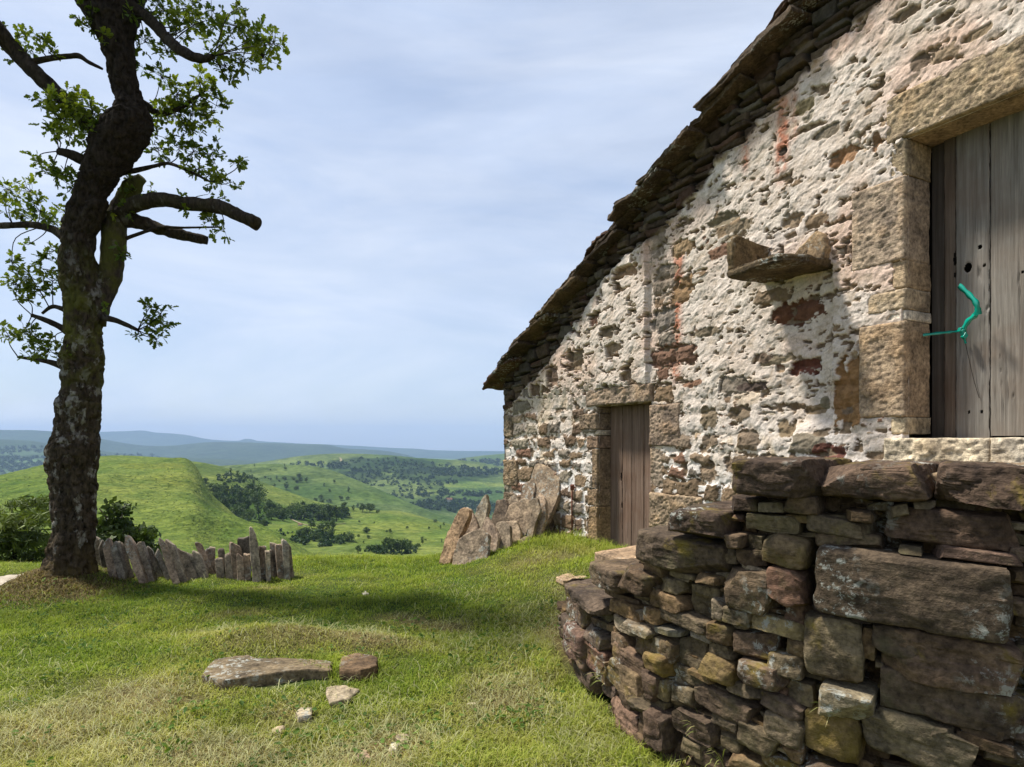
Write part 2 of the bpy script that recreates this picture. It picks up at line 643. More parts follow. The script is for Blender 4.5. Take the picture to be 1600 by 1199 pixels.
def mat_leafy(name, trans=0.35, var=0.35, rough=0.6):
    """colour from the mesh, thin leaves let some light through"""
    m = NT(name)
    a = m.attr()
    v = m.coord()
    n = m.noise(v, 3.0, 3, 0.6)
    c = m.mix(1.0, a, m.mix(m.rng(n, 0.3, 0.7), (1 - var, 1 - var, 1 - var), (1 + var, 1 + var, 1 + var * 0.8)), 'MULTIPLY')
    m.base(c)
    m.rough(rough, 0.25)
    tr = m.n('ShaderNodeBsdfTranslucent')
    tc = m.mix(1.0, c, (1.25, 1.3, 0.6), 'MULTIPLY')
    m.l(tc, tr.inputs['Color'])
    ms = m.n('ShaderNodeMixShader')
    ms.inputs[0].default_value = trans
    m.l(m.b.outputs[0], ms.inputs[1])
    m.l(tr.outputs[0], ms.inputs[2])
    m.l(ms.outputs[0], m.out.inputs['Surface'])
    return m.m
M_OAKLEAF = mat_leafy('oak_leaves', 0.35)
M_GRASS = mat_leafy('grass_blades', 0.30, 0.25, 0.75)
M_FOLIAGE = mat_leafy('far_foliage', 0.2, 0.4)

def mat_ground():
    m = NT('meadow_soil_and_turf')
    v = m.coord()
    n1 = m.noise(v, 18, 6, 0.65)
    n2 = m.noise(v, 1.5, 4, 0.6)
    a = m.attr()
    c = m.mix(1.0, a, m.mix(m.rng(n1, 0.3, 0.7), (0.45, 0.45, 0.42), (1.35, 1.35, 1.3)), 'MULTIPLY')
    c = m.mix(1.0, c, m.mix(m.rng(n2, 0.3, 0.7), (0.8, 0.82, 0.8), (1.15, 1.15, 1.1)), 'MULTIPLY')
    m.base(c)
    m.rough(0.98, 0.1)
    m.bump(n1, 0.03, 0.8)
    return m.m
M_GROUND = mat_ground()

def mat_hill(name, g0, g1, g2, sc, dscale):
    m = NT(name)
    v = m.coord()
    n1 = m.noise(v, sc, 6, 0.6, 0.4)
    n2 = m.noise(m.coord((1, 1, 2.5)), sc * 6, 6, 0.66)
    n3 = m.noise(m.coord((1, 1, 5.0)), sc * 28, 4, 0.7)
    a = m.attr()
    c = m.mix(m.rng(n1, 0.35, 0.68), g0, g1)
    c = m.mix(m.rng(n2, 0.42, 0.70, 0, 0.8), c, g2)
    c = m.mix(1.0, c, m.mix(m.rng(n3, 0.35, 0.65), (0.55, 0.60, 0.50), (1.35, 1.30, 1.25)), 'MULTIPLY')
    c = m.mix(1.0, c, a, 'MULTIPLY')
    m.base(c)
    m.rough(0.98, 0.05)
    m.bump(m.math('ADD', n2, m.math('MULTIPLY', n3, 0.4)), dscale, 0.7)
    return m.m

# ------------------------------------------------------------------ the cabin's frame of reference
ND = np.array([0.884, 0.468])        # horizontal, into the gable wall
ND = ND / np.linalg.norm(ND)
DD = np.array([-ND[1], ND[0]])       # along the gable wall, towards its far corner
W_OFF, W_COR = 4.67, 9.05            # distance of the wall plane, far corner along DD

def wall_pt(u, z, o=0.0):
    """u from the far corner towards the camera, o out of the wall"""
    u = np.asarray(u, float)
    o = np.asarray(o, float)
    s = W_COR - u
    w = W_OFF - o
    return np.stack([ND[0] * w + DD[0] * s, ND[1] * w + DD[1] * s, np.broadcast_to(z, np.broadcast(u, o).shape)], -1)

def wall_px(px, py, o=0.0):
    k = (px - CX) / F
    Y = (W_OFF - o) / (ND[0] * k + ND[1])
    X = k * Y
    return W_COR - (DD[0] * X + DD[1] * Y), EYE - (py - HY) / F * Y

def ground_px(px, py, z=0.0):
    Y = (EYE - z) / ((py - HY) / F)
    return np.array([(px - CX) / F * Y, Y])

# plan of the dry stone stair wall (front face, far end first)
DRY = np.array([[0.305, 5.0], [0.36, 4.25], [0.66, 3.2], [1.05, 2.72], [1.87, 2.15], [2.75, 1.50]])

# ------------------------------------------------------------------ ground
def ground_z(x, y, fine=True):
    x = np.asarray(x, float)
    y = np.asarray(y, float)
    wd = W_OFF - (ND[0] * x + ND[1] * y)
    u = W_COR - (DD[0] * x + DD[1] * y)
    z = 0.28 * sstep(2.1, 0.35, wd) * sstep(0.2, 2.2, u)
    z = z + 0.17 * np.exp(-(((x + 4.92) / 0.50) ** 2 + ((y - 6.85) / 0.55) ** 2))
    z = z + 0.15 * np.exp(-(((x + 1.75) / 0.80) ** 2 + ((y - 4.82) / 0.27) ** 2))
    yc = 8.0 - 0.5 * sstep(-3.5, -6.0, x)
    t = np.maximum(y - yc, 0)
    tl = 2.75
    drop = np.where(t < tl, 0.10 * t * t, 0.10 * tl * tl + 0.55 * (t - tl))
    drop = 190 * (1 - np.exp(-drop / 190))
    z = z - drop
    if fine:
        p = np.stack([x, y, np.zeros_like(x)], -1).reshape(-1, 3)
        nz = fbm(p / 1.1, 3, 40) * 0.045 + fbm(p / 0.28, 3, 41) * 0.018
        z = z + nz.reshape(x.shape) * sstep(60, 20, np.abs(y)) 
    return z

DRYPATCH = [(165, 1105, .55, .22), (250, 1080, .3, .12), (455, 1012, .85, .16), (580, 1010, .35, .14), (640, 965, .34, .10), (385, 958, .3, .07),
            (690, 975, .25, .08), (870, 900, .5, .25), (880, 980, .35, .2), (900, 940, .3, .2), (560, 1185, .35, .2), (250, 1190, .5, .15), (420, 920, .25, .06), (890, 1010, .25, .25),
            (380, 1180, .3, .1), (450, 1110, .22, .1), (620, 1165, .2, .1), (800, 1090, .3, .2), (40, 1150, .5, .2), (120, 925, .45, .12), (330, 990, .3, .08)]
def turf(x, y):
    """0 lush green .. 1 dry straw, plus bare earth, by place on the lawn"""
    p = np.stack([x, y, np.zeros_like(x)], -1)
    n = fbm(p / 0.9, 4, 70) * 0.6 + fbm(p / 0.22, 3, 71) * 0.5
    d = 0.04 + 0.5 * n
    front = sstep(4.6, 3.2, y)
    d = d + 0.17 * front + 0.10 * sstep(-1.3, 0.0, x) * sstep(6.5, 4, y)
    for px, py, rx, ry in DRYPATCH:
        c = ground_px(px, py)
        q = ((x - c[0]) / rx) ** 2 + ((y - c[1]) / (ry * 2.2)) ** 2
        d = d + 0.55 * np.exp(-q * 1.2)
    return np.clip(d, 0, 1)

def axis(lo, a, b, hi, step, growth=1.22):
    c = list(np.arange(a, b, step))
    s, v, left = step, a, []
    while v > lo:
        s *= growth
        v -= s
        left.append(v)
    s, v, right = step, c[-1], []
    while v < hi:
        s *= growth
        v += s
        right.append(v)
    return np.array(left[::-1] + c + right)
gx = axis(-9000, -8.5, 3.0, 9000, 0.07)
gy = axis(-60, 1.6, 11.5, 10400, 0.07)
GX, GY = np.meshgrid(gx, gy)
GZ = ground_z(GX, GY)
tf = turf(GX.ravel(), GY.ravel())[:, None]
gcol = lerp(np.array([[0.045, 0.075, 0.014]]), np.array([[0.17, 0.125, 0.055]]), tf)
far = sstep(14, 40, np.hypot(GX, GY)).ravel()[:, None]
gcol = lerp(gcol, np.array([[0.09, 0.15, 0.03]]), far)
struct(mesh_obj('meadow', np.stack([GX, GY, GZ], -1).reshape(-1, 3), grid_faces(*GX.shape), M_GROUND, cols=gcol))

# pale dirt path to the left of the oak
def path_mask(x, y):
    n = fbm(np.stack([x, y, np.zeros_like(x)], -1) / 0.4, 3, 77) * 0.16
    yc = 6.85 + 0.05 * (x + 6)
    return (np.abs(y - yc) < (0.46 + n)) & (x < -5.12 + n)
pxs, pys = np.meshgrid(np.arange(-9.0, -4.8, 0.04), np.arange(5.9, 7.9, 0.04))
PZ = ground_z(pxs, pys) + 0.006
ok = path_mask(pxs.ravel(), pys.ravel())
pf = grid_faces(*pxs.shape)
pf = pf[ok[pf].all(1)]
M_PATH = mat_plain('pale_dirt', (0.42, 0.36, 0.28), 0.97, 0.1, (22, 0.02))
struct(mesh_obj('dirt_path', np.stack([pxs, pys, PZ], -1).reshape(-1, 3), pf, M_PATH))

# ------------------------------------------------------------------ hills
from mathutils.bvhtree import BVHTree
BVH = {}
def hill(name, ridge, base, mat, seed, amp=0.02, nscale=0.1, bulge=0.0, nc=150, nr=46, back=0.5, key=None, patches=()):
    """ridge / base: (px, py, distance) profiles; the surface between them is the hillside seen from the cabin"""
    R = np.array(ridge, float)
    B = np.array(base, float)
    t = np.linspace(R[0, 0], R[-1, 0], nc)
    def prof(P):
        s = spline(P, nc * 4)
        s = s[np.argsort(s[:, 0])]
        return np.interp(t, s[:, 0], s[:, 1]), np.interp(t, s[:, 0], s[:, 2])
    ry, rd = prof(R)
    by, bd = prof(B)
    RP = np.stack([(t - CX) / F * rd, rd, EYE - (ry - HY) / F * rd], 1)
    BP = np.stack([(t - CX) / F * bd, bd, EYE - (by - HY) / F * bd], 1)
    D = rd.mean()
    rows = []
    for k in (3, 2, 1):                       # far side of the ridge
        q = RP.copy()
        q[:, 1] += D * back * 0.33 * k
        q[:, 0] *= q[:, 1] / RP[:, 1]
        q[:, 2] -= D * back * 0.33 * k * (0.04 + 0.06 * k)
        rows.append(q)
    for s in np.linspace(0, 1, nr):
        q = lerp(RP, BP, s)
        q[:, 2] += bulge * D * sin(pi * s ** 0.75)
        rows.append(q)
    q = BP.copy()
    q[:, 1] *= 0.9
    q[:, 0] *= 0.9
    q[:, 2] = np.minimum(q[:, 2] - 20, -205)
    rows.append(q)
    V = np.array(rows)
    env = np.concatenate([[1, 1, .6], sstep(0.0, 0.16, np.linspace(0, 1, nr)) * 0.85 + 0.15, [0]])[:, None]
    P = V.reshape(-1, 3) / (D * nscale)
    P[:, 2] = 0
    V[..., 2] += (fbm(P, 5, seed) * amp * D).reshape(V.shape[:2]) * env
    P3 = V.reshape(-1, 3)
    c = np.ones((len(P3), 3))
    vx_, vy_ = CX + P3[:, 0] / P3[:, 1] * F, HY - (P3[:, 2] - EYE) / P3[:, 1] * F
    wob = fbm(np.stack([vx_ / 14, vy_ / 5, vx_ * 0], 1), 3, seed + 50)
    for cx_, cy_, rx_, ry_, m_ in patches:       # fields, heath and bracken have their own colours
        q_ = ((vx_ - cx_) / rx_) ** 2 + ((vy_ - cy_) / ry_) ** 2 + wob * .7
        c = lerp(c, c * np.array(m_), sstep(1.15, .8, q_)[:, None])
    fs = grid_faces(len(rows), nc)
    o = struct(mesh_obj(name, P3, fs, mat, cols=c))
    if key:
        BVH[key] = BVHTree.FromPolygons([Vector(p) for p in P3], [tuple(int(i) for i in f) for f in fs])
    return o
def hit(px, py, keys):
    d = Vector(((px - CX) / F, 1.0, -(py - HY) / F)).normalized()
    best = None
    for k in keys:
        h = BVH[k].ray_cast(Vector((0, 0, EYE)), d)
        if h[0] is not None and (best is None or h[3] < best[1]):
            best = (h[0], h[3])
    return best[0] if best else None

M_HILL_A = mat_hill('bright_pasture', (0.105, 0.150, 0.024), (0.165, 0.190, 0.042), (0.055, 0.100, 0.018), 0.012, 6.0)
M_HILL_B = mat_hill('valley_pasture', (0.085, 0.130, 0.024), (0.175, 0.195, 0.050), (0.048, 0.085, 0.018), 0.008, 4.0)
M_HILL_C = mat_hill('far_pasture', (0.055, 0.100, 0.026), (0.130, 0.160, 0.052), (0.030, 0.056, 0.018), 0.004, 3.0)
M_HILL_D = mat_hill('distant_hill', (0.030, 0.055, 0.030), (0.060, 0.085, 0.045), (0.020, 0.036, 0.020), 0.0012, 6.0)

hill('hill', [(-700, 800, 420), (-300, 790, 420), (-100, 772, 430), (0, 748, 445), (60, 734, 455), (110, 722, 465), (170, 714, 470), (230, 714, 470), (280, 718, 455), (302, 731, 430), (318, 754, 400), (334, 778, 365), (356, 800, 330), (385, 824, 300), (430, 850, 260), (480, 880, 230), (560, 910, 210)],
     [(-700, 930, 120), (-300, 930, 120), (0, 930, 120), (200, 930, 120), (330, 930, 120), (430, 930, 125), (560, 940, 130)], M_HILL_A, 3, 0.013, 0.11, 0.014, key='a', nc=320, nr=110, patches=[(330, 770, 16, 60, (.7, .78, .7)), (240, 728, 60, 5, (1.1, 1.0, .9)), (60, 770, 90, 20, (.85, .92, .85)), (280, 745, 40, 14, (1.12, 1.08, 1.0)), (130, 735, 40, 6, (.82, .88, .8)), (360, 830, 30, 14, (.85, .92, .85))])
hill('hill', [(60, 735, 620), (200, 715, 600), (290, 719, 590), (340, 727, 590), (380, 741, 570), (430, 761, 540), (500, 785, 500), (560, 797, 480), (620, 803, 470), (680, 814, 460), (720, 824, 450), (800, 834, 440), (1000, 850, 420), (1400, 860, 420)],
     [(60, 900, 190), (200, 900, 190), (340, 900, 190), (500, 890, 190), (680, 885, 200), (800, 885, 200), (1400, 890, 200)], M_HILL_B, 5, 0.012, 0.12, 0.0, key='b', nc=320, nr=110, patches=[(300, 735, 70, 10, (.62, .7, .66)), (390, 752, 50, 8, (.6, .68, .64)), (370, 800, 50, 34, (.6, .7, .65)), (480, 830, 80, 10, (1.15, 1.08, .95)), (620, 825, 70, 8, (1.18, 1.12, 1.0)), (560, 850, 60, 7, (.8, .88, .8)), (470, 812, 70, 10, (.7, .8, .75)), (690, 835, 40, 8, (.85, .95, .85))])
hill('hill', [(200, 745, 1000), (300, 732, 980), (360, 727, 960), (430, 725, 940), (500, 731, 920), (560, 751, 880), (620, 777, 840), (680, 803, 800), (740, 822, 780), (800, 840, 760)],
     [(200, 850, 640), (360, 850, 620), (500, 850, 600), (680, 860, 600), (800, 870, 600)], M_HILL_C, 8, 0.008, 0.10, 0.0, key='c', nc=260, nr=90, patches=[(440, 752, 45, 10, (.62, .7, .68)), (520, 770, 50, 10, (.75, .82, .78)), (400, 735, 40, 4, (.7, .75, .7)), (560, 775, 40, 8, (1.2, 1.15, 1.0))])
hill('hill', [(150, 745, 1900), (300, 736, 1850), (370, 728, 1800), (430, 719, 1750), (480, 712, 1700), (530, 709, 1700), (600, 711, 1700), (650, 715, 1700), (700, 718, 1750), (745, 722, 1800), (790, 730, 1850), (900, 736, 1900), (1100, 745, 2000), (1500, 750, 2000)],
     [(150, 850, 1050), (370, 850, 1000), (600, 850, 950), (790, 850, 950), (1500, 850, 950)], M_HILL_C, 11, 0.006, 0.11, 0.0, key='d', nc=320, nr=110, patches=[(600, 728, 95, 14, (.42, .48, .55)), (690, 742, 80, 12, (.5, .56, .6)), (560, 744, 60, 9, (.45, .5, .55)), (740, 758, 50, 5, (1.9, 1.6, 1.3)), (700, 790, 70, 12, (.6, .65, .65)), (500, 722, 60, 5, (1.35, 1.25, 1.1)), (460, 735, 50, 6, (.8, .85, .8)), (760, 740, 40, 6, (.55, .6, .62)), (690, 768, 40, 4, (1.4, 1.3, 1.1))])
hill('hill', [(560, 735, 3300), (640, 726, 3200), (690, 721, 3100), (740, 714, 3000), (790, 709, 3000), (860, 704, 3000), (960, 712, 3000), (1200, 722, 3000), (1600, 720, 3000)],
     [(560, 776, 2000), (740, 776, 2000), (860, 776, 2000), (1600, 776, 2000)], M_HILL_C, 14, 0.005, 0.12, 0.0, key='e')
hill('hill', [(-1200, 700, 3400), (-500, 690, 3400), (-200, 684, 3400), (0, 687, 3400), (70, 692, 3400), (150, 704, 3500), (230, 712, 3600), (320, 716, 3600), (420, 722, 3600), (520, 728, 3600)],
     [(-1200, 770, 1900), (-200, 765, 1900), (0, 765, 1900), (150, 765, 1900), (320, 770, 1900), (520, 775, 1900)], M_HILL_D, 16, 0.005, 0.14, 0.0, key='f', nc=260, nr=80, patches=[(30, 722, 80, 6, (1.9, 1.9, 1.6)), (60, 738, 60, 6, (2.0, 2.0, 1.6)), (20, 708, 60, 5, (1.5, 1.5, 1.3)), (-60, 730, 60, 6, (2, 2, 1.6))])
hill('hill', [(-1200, 690, 5200), (-300, 668, 5200), (0, 672, 5200), (60, 673, 5200), (130, 679, 5200), (160, 686, 5100), (210, 695, 5000), (260, 697, 5000), (330, 691, 5000), (405, 692, 5000), (470, 694, 5000), (511, 695, 5000), (540, 701, 5000), (594, 704, 5000), (635, 711, 5000), (665, 719, 5000), (720, 725, 5000), (900, 725, 5000)],
     [(-1200, 745, 3700), (0, 740, 3700), (260, 740, 3700), (511, 740, 3700), (900, 745, 3700)], M_HILL_D, 18, 0.0026, 0.06, 0.0, nc=300)
hill('hill', [(-1200, 690, 8600), (-200, 682, 8600), (60, 680, 8600), (130, 676, 8600), (195, 674, 8600), (225, 673, 8600), (243, 676, 8600), (285, 679, 8600), (330, 687, 8600), (372, 689, 8600), (388, 684, 8600), (402, 689, 8600), (470, 693, 8600), (560, 697, 8600), (640, 701, 8600), (800, 705, 8600), (1600, 700, 8600)],
     [(-1200, 720, 7200), (195, 716, 7200), (560, 716, 7200), (1600, 720, 7200)], M_HILL_D, 21, 0.0022, 0.035, 0.0, nc=300)

# air: one closed box of thin haze
hz = NT('air_haze')
for n in list(hz.t.nodes):
    if n.type != 'OUTPUT_MATERIAL':
        hz.t.nodes.remove(n)
hv = hz.n('ShaderNodeVolumePrincipled')
hv.inputs['Color'].default_value = (0.42, 0.57, 0.86, 1)
hv.inputs['Density'].default_value = 1.05e-4
hv.inputs['Anisotropy'].default_value = 0.1
hz.l(hv.outputs[0], hz.out.inputs['Volume'])
_v, _f = box_arr((-9800, -90, -215), (9800, 11200, 260))
haze = mesh_obj('haze', _v, _f, hz.m, smooth=False)
haze['kind'] = 'stuff'

# ------------------------------------------------------------------ foliage pieces
def leaf_quads(cent, size, rng, flat=0.0, aspect=0.6):
    """randomly turned diamond leaves (two triangles) at cent (N,3)"""
    n = len(cent)
    a = rng.normal(size=(n, 3))
    a[:, 2] *= (1 - flat)
    a /= np.linalg.norm(a, axis=1, keepdims=True)
    b = rng.normal(size=(n, 3))
    b -= a * np.sum(a * b, 1, keepdims=True)
    b /= np.linalg.norm(b, axis=1, keepdims=True)
    s = (size * rng.uniform(0.6, 1.3, n))[:, None]
    v = np.stack([cent - a * s, cent + b * s * aspect, cent + a * s, cent - b * s * aspect], 1).reshape(-1, 3)
    f = np.arange(n * 4).reshape(-1, 4)
    return v, f

def crown(rng, rx, rz, nclump, nleaf, leaf, c0, c1, cz=None, flat=0.0, clump=0.35, shell=0.5):
    """foliage volume made of leaf clumps with gaps; base of the tree at the origin"""
    cz = rz * 1.25 if cz is None else cz
    d = rng.normal(size=(nclump, 3))
    d /= np.linalg.norm(d, axis=1, keepdims=True)
    r = rng.uniform(shell, 1.0, nclump)[:, None]
    cc = d * r * np.array([rx, rx, rz]) + np.array([0, 0, cz])
    k = rng.integers(0, nclump, nleaf)
    off = rng.normal(size=(nleaf, 3)) * np.array([1, 1, 0.7 - 0.4 * flat]) * clump * rx * rng.uniform(0.5, 1.0, nclump)[k][:, None]
    P = cc[k] + off
    P[:, 2] = np.maximum(P[:, 2], 0.05 * rz)
    v, f = leaf_quads(P, leaf, rng, flat)
    cv = rng.uniform(0, 1, nclump)[k] * 0.6 + rng.uniform(0, 1, nleaf) * 0.4
    c = lerp(np.array(c0), np.array(c1), cv[:, None])
    return v, f, np.repeat(c, 4, 0)

# individual trees in the valley
G0, G1 = (0.016, 0.038, 0.010), (0.105, 0.160, 0.034)
protos = []
for i in range(5):
    rg = np.random.default_rng(100 + i)
    b = Bag()
    b.add(*crown(rg, [3.2, 2.6, 3.8, 2.2, 3.0][i], [3.2, 4.2, 3.0, 4.6, 2.4][i], 26, 900, 0.42, G0, G1, clump=0.3))
    tv, tfc = tube([[0, 0, -1.5], [0.1, 0, 2], [0, 0.1, 5]], [0.3, 0.22, 0.1], 6)
    b.add(tv, tfc, (0.03, 0.022, 0.015))
    protos.append(b.build('valley_tree', M_FOLIAGE, smooth=False).data)
for o in list(COL.objects):
    if o.name.startswith('valley_tree'):
        bpy.data.objects.remove(o)
def scatter_trees(spots, name, label, group, keys, smin=0.8, smax=1.2, cat='tree'):
    for px, py, hpx in spots:
        h = hit(px, py, keys)
        if h is None:
            continue
        me = random.choice(protos)
        o = bpy.data.objects.new(name, me)
        COL.objects.link(o)
        o.location = h
        s = hpx / F * h.y / 8.0 * random.uniform(smin, smax)
        o.scale = (s * random.uniform(0.9, 1.25), s * random.uniform(0.9, 1.25), s)
        o.rotation_euler = (0, 0, random.uniform(0, 6.28))
        tag(o, label, cat, group)
rs = random.Random(5)
gully = [(334, 772, 18), (340, 785, 20), (352, 778, 20), (360, 790, 24), (368, 776, 18), (376, 792, 24), (385, 802, 24), (398, 783, 30), (404, 788, 26), (352, 800, 18), (390, 815, 22), (404, 806, 20), (372, 810, 20), (346, 768, 14), (384, 772, 12), (322, 756, 11), (412, 822, 16), (395, 828, 16),
         (360, 740, 8), (372, 747, 8), (384, 752, 8), (396, 758, 9)]
scatter_trees(gully, 'valley_tree', 'dark round tree in the wooded gully beside the bright pasture spur', 'trees in the gully', ['b'])
row = [(420 + i * 8 + rs.uniform(-2, 2), 803 + rs.uniform(-4, 7) + (i * 0.5), rs.uniform(17, 25)) for i in range(16)] + [(424, 812, 18), (442, 814, 18), (466, 812, 16), (495, 806, 18), (515, 812, 16), (538, 808, 16)]
scatter_trees(row, 'valley_tree', 'dark tree in the dense row across the valley below the far pasture ridge', 'tree row across the valley', ['b'])
low = [(468, 842, 16), (480, 838, 18), (492, 845, 18), (505, 836, 22), (518, 842, 18), (530, 848, 16), (545, 845, 14), (500, 850, 14), (474, 851, 12), (455, 848, 10), (572, 833, 12), (520, 828, 14), (487, 826, 14)]
scatter_trees(low, 'valley_tree', 'dark tree in the lower thicket on the valley floor', 'trees in the lower thicket', ['b'])
low2 = [(576, 860, 10), (590, 862, 14), (604, 864, 18), (616, 862, 20), (628, 864, 20), (640, 862, 16), (652, 858, 10), (560, 865, 10), (612, 854, 16), (660, 850, 8), (634, 852, 12)]
scatter_trees(low2, 'valley_tree', 'grey green bush just above the lawn crest on the valley floor', 'bushes above the lawn crest', ['b'], cat='bush')
scatter_trees([(578, 801, 17), (566, 800, 10), (552, 798, 8), (590, 803, 8)], 'valley_tree', 'lone tree standing on the field edge right of the long tree row', 'lone field edge trees', ['b'])
scat = [(rs.uniform(560, 700), rs.uniform(815, 850), rs.uniform(3, 6)) for _ in range(16)]
scatter_trees(scat, 'field_bush', 'tiny bush dotted over the pale valley field', 'bushes on the valley field', ['b'], cat='bush')
scat = [(rs.uniform(420, 480), rs.uniform(745, 765), rs.uniform(5, 9)) for _ in range(12)] + [(rs.uniform(470, 560), rs.uniform(755, 795), rs.uniform(4, 8)) for _ in range(14)] + [(rs.uniform(380, 470), rs.uniform(728, 760), rs.uniform(3, 5)) for _ in range(14)]
scatter_trees(scat, 'hillside_bush', 'small dark bush on the middle green hillside', 'bushes on the middle hillside', ['c'], cat='bush')

# pale tracks over the pastures
M_TRACK = mat_plain('trodden_track', (0.24, 0.20, 0.125), 0.97, 0.1)
def track(pts, keys, wid):
    P = spline(pts, 26)
    H_ = [hit(x, y, keys) for x, y in P]
    H_ = [np.array(h) for h in H_ if h is not None]
    if len(H_) < 3:
        return
    H_ = np.array(H_)
    tg = np.gradient(H_, axis=0)
    sd_ = np.stack([-tg[:, 1], tg[:, 0], tg[:, 0] * 0], 1)
    sd_ /= np.linalg.norm(sd_, axis=1, keepdims=True) + 1e-9
    up = np.array([0, 0, .25 * wid])
    V = np.concatenate([H_ + sd_ * wid / 2 + up, H_ - sd_ * wid / 2 + up])
    struct(mesh_obj('dirt_path', V, grid_faces(2, len(H_)), M_TRACK))
track([(531, 716), (533, 720), (529, 727)], ['d'], 5.0)
track([(455, 812), (475, 820), (500, 822), (540, 818)], ['b'], .9)

# far woods that read as one mass
def wood_mass(name, areas, keys, seed):
    rg = random.Random(seed)
    b = Bag()
    for (cx, cy, rx, ry, n, hp) in areas:
        for _ in range(n):
            a, r = rg.uniform(0, 6.283), sqrt(rg.random())
            px = cx + rx * r * cos(a)
            py = cy + ry * r * sin(a)
            h = hit(px, py, keys)
            if h is None:
                continue
            s = hp / F * h.y * rg.uniform(0.6, 1.3)
            r2 = np.random.default_rng(rg.randrange(10 ** 6))
            if name == 'bracken':
                v, f, c = crown(r2, s * 0.9, s * 0.3, 5, 14, s * 0.3, (0.045, 0.085, 0.014), (0.11, 0.145, 0.03), cz=s * 0.2)
            else:
                v, f, c = crown(r2, s * 0.62, s * 0.5, 9, 42, s * 0.28, (0.016, 0.038, 0.014), (0.045, 0.085, 0.026), cz=s * 0.4)
            b.add(v + np.array(h), f, c)
    o = b.build(name, M_FOLIAGE, smooth=False)
    o['kind'] = 'stuff'
    return o
wood_mass('far_woodland', [(590, 727, 75, 11, 110, 3.2), (650, 736, 70, 13, 110, 3.2), (560, 742, 40, 9, 50, 3.5), (610, 752, 60, 10, 70, 3.5), (680, 752, 40, 8, 50, 3.5), (700, 790, 60, 8, 150, 5), (745, 795, 45, 10, 90, 5), (730, 738, 60, 7, 100, 5), (720, 772, 70, 4, 60, 5), (500, 728, 50, 5, 50, 4), (660, 772, 60, 10, 60, 4)], ['d'], 3)
wood_mass('far_woodland', [(760, 724, 60, 6, 90, 4), (700, 730, 40, 4, 40, 4)], ['e'], 4)
wood_mass('far_woodland', [(40, 722, 60, 8, 90, 5), (20, 735, 50, 6, 50, 5), (30, 705, 70, 6, 60, 4), (200, 715, 60, 4, 30, 4)], ['f'], 5)
wood_mass('gully_scrub', [(365, 790, 38, 26, 60, 8), (392, 818, 26, 14, 30, 8), (485, 808, 66, 7, 40, 8), (500, 845, 45, 10, 60, 7), (372, 748, 36, 7, 60, 4), (612, 862, 42, 6, 50, 6), (440, 838, 40, 8, 24, 5)], ['b'], 6)

wood_mass('bracken', [(60, 770, 110, 26, 260, 1.6), (230, 745, 70, 22, 220, 1.4), (270, 790, 60, 34, 260, 1.8), (330, 820, 40, 26, 160, 2.2), (120, 745, 60, 16, 120, 1.4), (318, 760, 14, 28, 90, 2.4)], ['a'], 8)

# two farmhouses far down the slope
def farmhouse(px, py, wpx, key, label):
    h = hit(px, py, [key])
    s = wpx / F * h.y
    t = thing('farmhouse', label, 'house', h)
    b = Bag()
    b.add(*box_arr((-s / 2, -s * .35, -s * .3), (s / 2, s * .35, s * .38)), (0.62, 0.60, 0.55))
    b.build('wall', M_WALL, t, False, True)
    v = np.array([[-s * .56, -s * .42, s * .383], [s * .56, -s * .42, s * .383], [s * .56, s * .42, s * .383], [-s * .56, s * .42, s * .383], [-s * .56, 0, s * .66], [s * .56, 0, s * .66]])
    b = Bag()
    b.add(v, [np.array([[0, 1, 5, 4], [2, 3, 4, 5], [3, 2, 1, 0]]), np.array([[0, 4, 3], [1, 2, 5]])], (0.18, 0.10, 0.07))
    b.build('roof', M_WALL, t, False, True)
farmhouse(702, 784, 9, 'd', 'white farmhouse on the wooded slope left of the cabin corner')
farmhouse(469, 822, 6, 'b', 'small pale farmhouse beneath the dark tree row in the valley')

# ------------------------------------------------------------------ the cabin
cabin = thing('stone_cabin', 'old stone cabin with flaking white limewash, stone slab roof and two plank doors', 'house', tuple(wall_pt(4.0, 0.0)))
APEX = 7.4
SHZ0 = 1.40 + EYE
def roof_z(u):
    u = np.asarray(u, float)
    return EYE + 1.02 + 0.468 * u + 0.05 * np.sin(pi * np.clip(u / 6, 0, 1)) - 0.936 * np.maximum(u - APEX, 0)

SD = (2.52, 3.51, 0.16, 1.985)       # small door opening u0,u1,z0,z1
LD = (6.31, 7.58, 1.575, 3.735)      # loft door opening
ST = 0.0066
U = np.arange(0.0, 8.2, ST)
Z = np.arange(-0.75, 5.45, ST)
UU, ZZ = np.meshgrid(U, Z)
sh = UU.shape
P2 = np.stack([UU, ZZ, np.zeros(sh)], -1).reshape(-1, 3).astype(np.float32)

